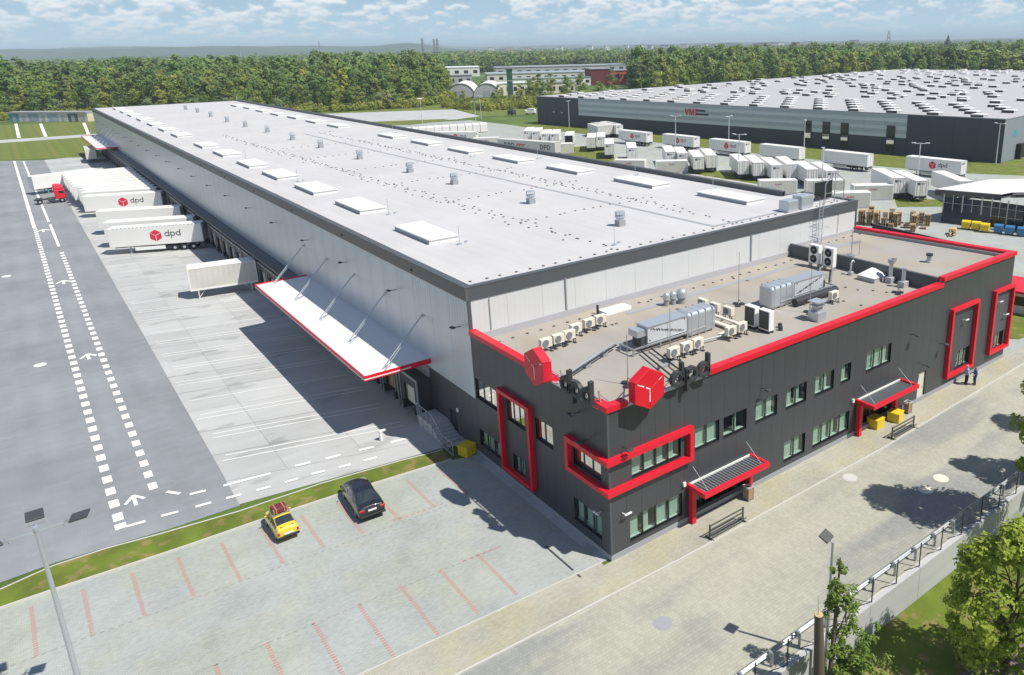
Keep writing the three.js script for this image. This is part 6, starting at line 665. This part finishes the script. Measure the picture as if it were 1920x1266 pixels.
{ const d = thing('red_hall', 'dark red and orange hall with flat roof behind the trees', 'industrial building', [340, 0, -452], -0.42); mesh('dark_wing', bx(-16, -2, 0, 11.5, -14, 10), M([0.14, 0.012, 0.02], 0.7), d); mesh('orange_wing', bx(-2, 46, 0, 10, -12, 8), M([0.50, 0.10, 0.045], 0.7), d); mesh('roof', [bx(-16.5, -1.6, 11.5, 12, -14.5, 10.5), bx(-2, 46.5, 10, 10.6, -12.5, 8.5)], mat.ash, d); for (let i = 0; i < 6; i++) mesh('window', bx(2 + i * 7, 6 + i * 7, 4, 7.5, 8, 8.06), mat.darkGlass, d); }
for (const [x, z, m, l] of [[163, -262, mat.red, 'red van in the yard corner by the dark warehouse'], [157, -266, mat.whitePaint, 'white van in the yard corner by the dark warehouse'], [170, -263, mat.ash, 'grey van in the yard corner by the dark warehouse'], [150, -270, mat.darkSteel, 'dark car on the far edge of the trailer yard']]) { const d = thing('parked_van', l, 'van', [x, 0, z], rr(0, 3)); mesh('body', [rbx(4.6, 1.5, 1.9, 0.25, 0, 1.15, 0), rbx(3.2, 0.9, 1.75, 0.25, -0.5, 2.0, 0)], m, d); mesh('window', [bx(-1.9, 1.0, 1.75, 2.25, -0.89, 0.89)], mat.darkGlass, d); mesh('wheel', [[-1.5, -0.9], [1.5, -0.9], [-1.5, 0.9], [1.5, 0.9]].map(([a, b]) => cyl(V(a, 0.35, b - 0.1), V(a, 0.35, b + 0.1), 0.35, 0.35, 12)), mat.tyre, d); }
for (const [x, z, h, l] of [[1201, -2709, 66, 'left, set apart'], [1237.6, -2692, 61, 'left of the close pair'], [1248, -2687.6, 63, 'right of the close pair']]) { const d = thing('chimney', `tall slim factory chimney on the horizon, ${l}`, 'chimney', [x, 0, z], 0, 'factory chimneys on the horizon'); mesh('stack', cyl(V(0, 0, 0), V(0, h, 0), 5.5, 3.6, 14), M([0.12, 0.11, 0.12], 0.8), d); for (const y of [0.6, 0.8, 0.95]) mesh('band', cyl(V(0, h * y - 1, 0), V(0, h * y + 1, 0), mix(5.7, 3.8, y), mix(5.7, 3.8, y), 14), mat.flash, d); }
{ const d = thing('church', 'dark church spire rising above the wood on the right', 'church', [1276.9, 0, -719.9]); mesh('tower', bx(-4, 4, 0, 22, -4, 4), M([0.06, 0.05, 0.05], 0.8), d); mesh('spire', [new THREE.ConeGeometry(4.6, 15, 8).translate(0, 29, 0), ...[-1, 1].flatMap((a) => [-1, 1].map((b) => new THREE.ConeGeometry(1.2, 5, 6).translate(a * 3.4, 24, b * 3.4)))], M([0.03, 0.035, 0.035], 0.8), d); mesh('nave', bx(6, 34, 0, 13, -8, 8), M([0.10, 0.05, 0.04], 0.8), d); mesh('roof', new THREE.CylinderGeometry(0.1, 9, 8, 4).rotateY(0.785).scale(2, 1, 1.0).translate(20, 17, 0), mat.frame, d); }
{ const d = thing('pylon', 'lattice power pylon standing above the wood on the right', 'pylon', [726, 0, -470], 0.6); const g = []; const W_ = (y) => mix(4, 0.7, y / 38); for (let k = 0; k < 4; k++) { const a = [[1, 1], [1, -1], [-1, -1], [-1, 1]][k], b = [[1, 1], [1, -1], [-1, -1], [-1, 1]][(k + 1) % 4]; g.push(bar(V(a[0] * 4, 0, a[1] * 4), V(a[0] * 0.7, 38, a[1] * 0.7), 0.5)); for (let y = 0; y < 36; y += 4) g.push(bar(V(a[0] * W_(y), y, a[1] * W_(y)), V(b[0] * W_(y + 4), y + 4, b[1] * W_(y + 4)), 0.25)); } mesh('lattice', g, mat.steel, d); for (const [y, w] of [[27, 8], [31.5, 10], [36, 6]]) mesh('crossarm', bar(V(-w, y, 0), V(w, y, 0), 0.6), mat.steel, d); }
for (const [x, z, h, l] of [[338, -1114, 41, 'thin radio mast left of centre on the horizon'], [528, -2408, 48, 'thin far mast above the left wooded hills']]) { const d = thing('radio_mast', l, 'mast', [x, 0, z]); mesh('mast', cyl(V(0, 0, 0), V(0, h, 0), h > 45 ? 2 : 0.9, h > 45 ? 1 : 0.5, 8), mat.ash, d); mesh('platform', cy(0, h * 0.9, 0, h > 45 ? 4 : 1.4, 1.2, 10), mat.flash, d); }
{ const G = 'pale blocks of the far city'; let first = null, cnt = 0; for (let i = 0; i < 78; i++) { const px = i < 52 ? rr(880, 1420) : rr(1420, 1620), az = 0.6786 + Math.atan((px - 1201.8) / 1450) * 0.96, dist = rr(2500, 3300), x = -22 + Math.sin(az) * dist, z = 30 - Math.cos(az) * dist, h = rr(8, 22), w = rr(12, 34); const m = [mat.skylight, mat.cityWhite, mat.cityTan, mat.cityWhite][i & 3]; const d = thing('city_block', ['bright white block of the far city on the horizon', 'whitish block of the far city on the horizon', 'tan block of the far city on the horizon', 'whitish block of the far city on the horizon'][i & 3], 'building', [x, 0, z], -az + rr(-0.4, 0.4), G); mesh('wall', bx(-w / 2, w / 2, 0, h + 8, -6, 6), m, d); mesh('roof', bx(-w / 2 - 0.5, w / 2 + 0.5, h + 8, h + 9.2, -6.5, 6.5), i % 5 ? mat.ash : mat.brick, d); } }
{ // wooded hills on the horizon
  const nA = 300, nR = 46, P = [], U = [], I = []; for (let j = 0; j <= nR; j++) for (let i = 0; i <= nA; i++) { const az = mix(-0.25, 1.35, i / nA), r = mix(3200, 12500, (j / nR) ** 1.2), x = -22 + Math.sin(az) * r, z = 30 - Math.cos(az) * r; const left = sst(0.62, 0.05, az), right = sst(0.85, 1.15, az); const n = fbm(x / 1500 + 7, z / 1500, 5, 1e6, 201); let h = (n - 0.45) * mix(90, 130, left) * sst(3200, 5200, r) + (20 + 34 * left) * sst(3400, 6500, r); if (az > 0.33 && az < 0.48) h += 34 * Math.exp(-(((az - 0.405) / 0.035) ** 2)) * sst(3600, 5200, r) * 0.9; h *= 1 - 0.42 * sst(0.7, 1.2, az); P.push(x, Math.max(h, -8) - 0.5 + (j === 0 ? -6 : 0), z); U.push(x / 60, z / 60); }
  for (let j = 0; j < nR; j++) for (let i = 0; i < nA; i++) { const a = j * (nA + 1) + i, b = a + 1, c = a + nA + 1, d = c + 1; I.push(a, b, c, b, d, c); } const g = new THREE.BufferGeometry(); g.setAttribute('position', new THREE.Float32BufferAttribute(P, 3)); g.setAttribute('uv', new THREE.Float32BufferAttribute(U, 2)); g.setIndex(I); g.computeVertexNormals(); struct('hills', g, mat.hill, 'wooded blue hills along the horizon');
}

renderer.render(scene, camera);
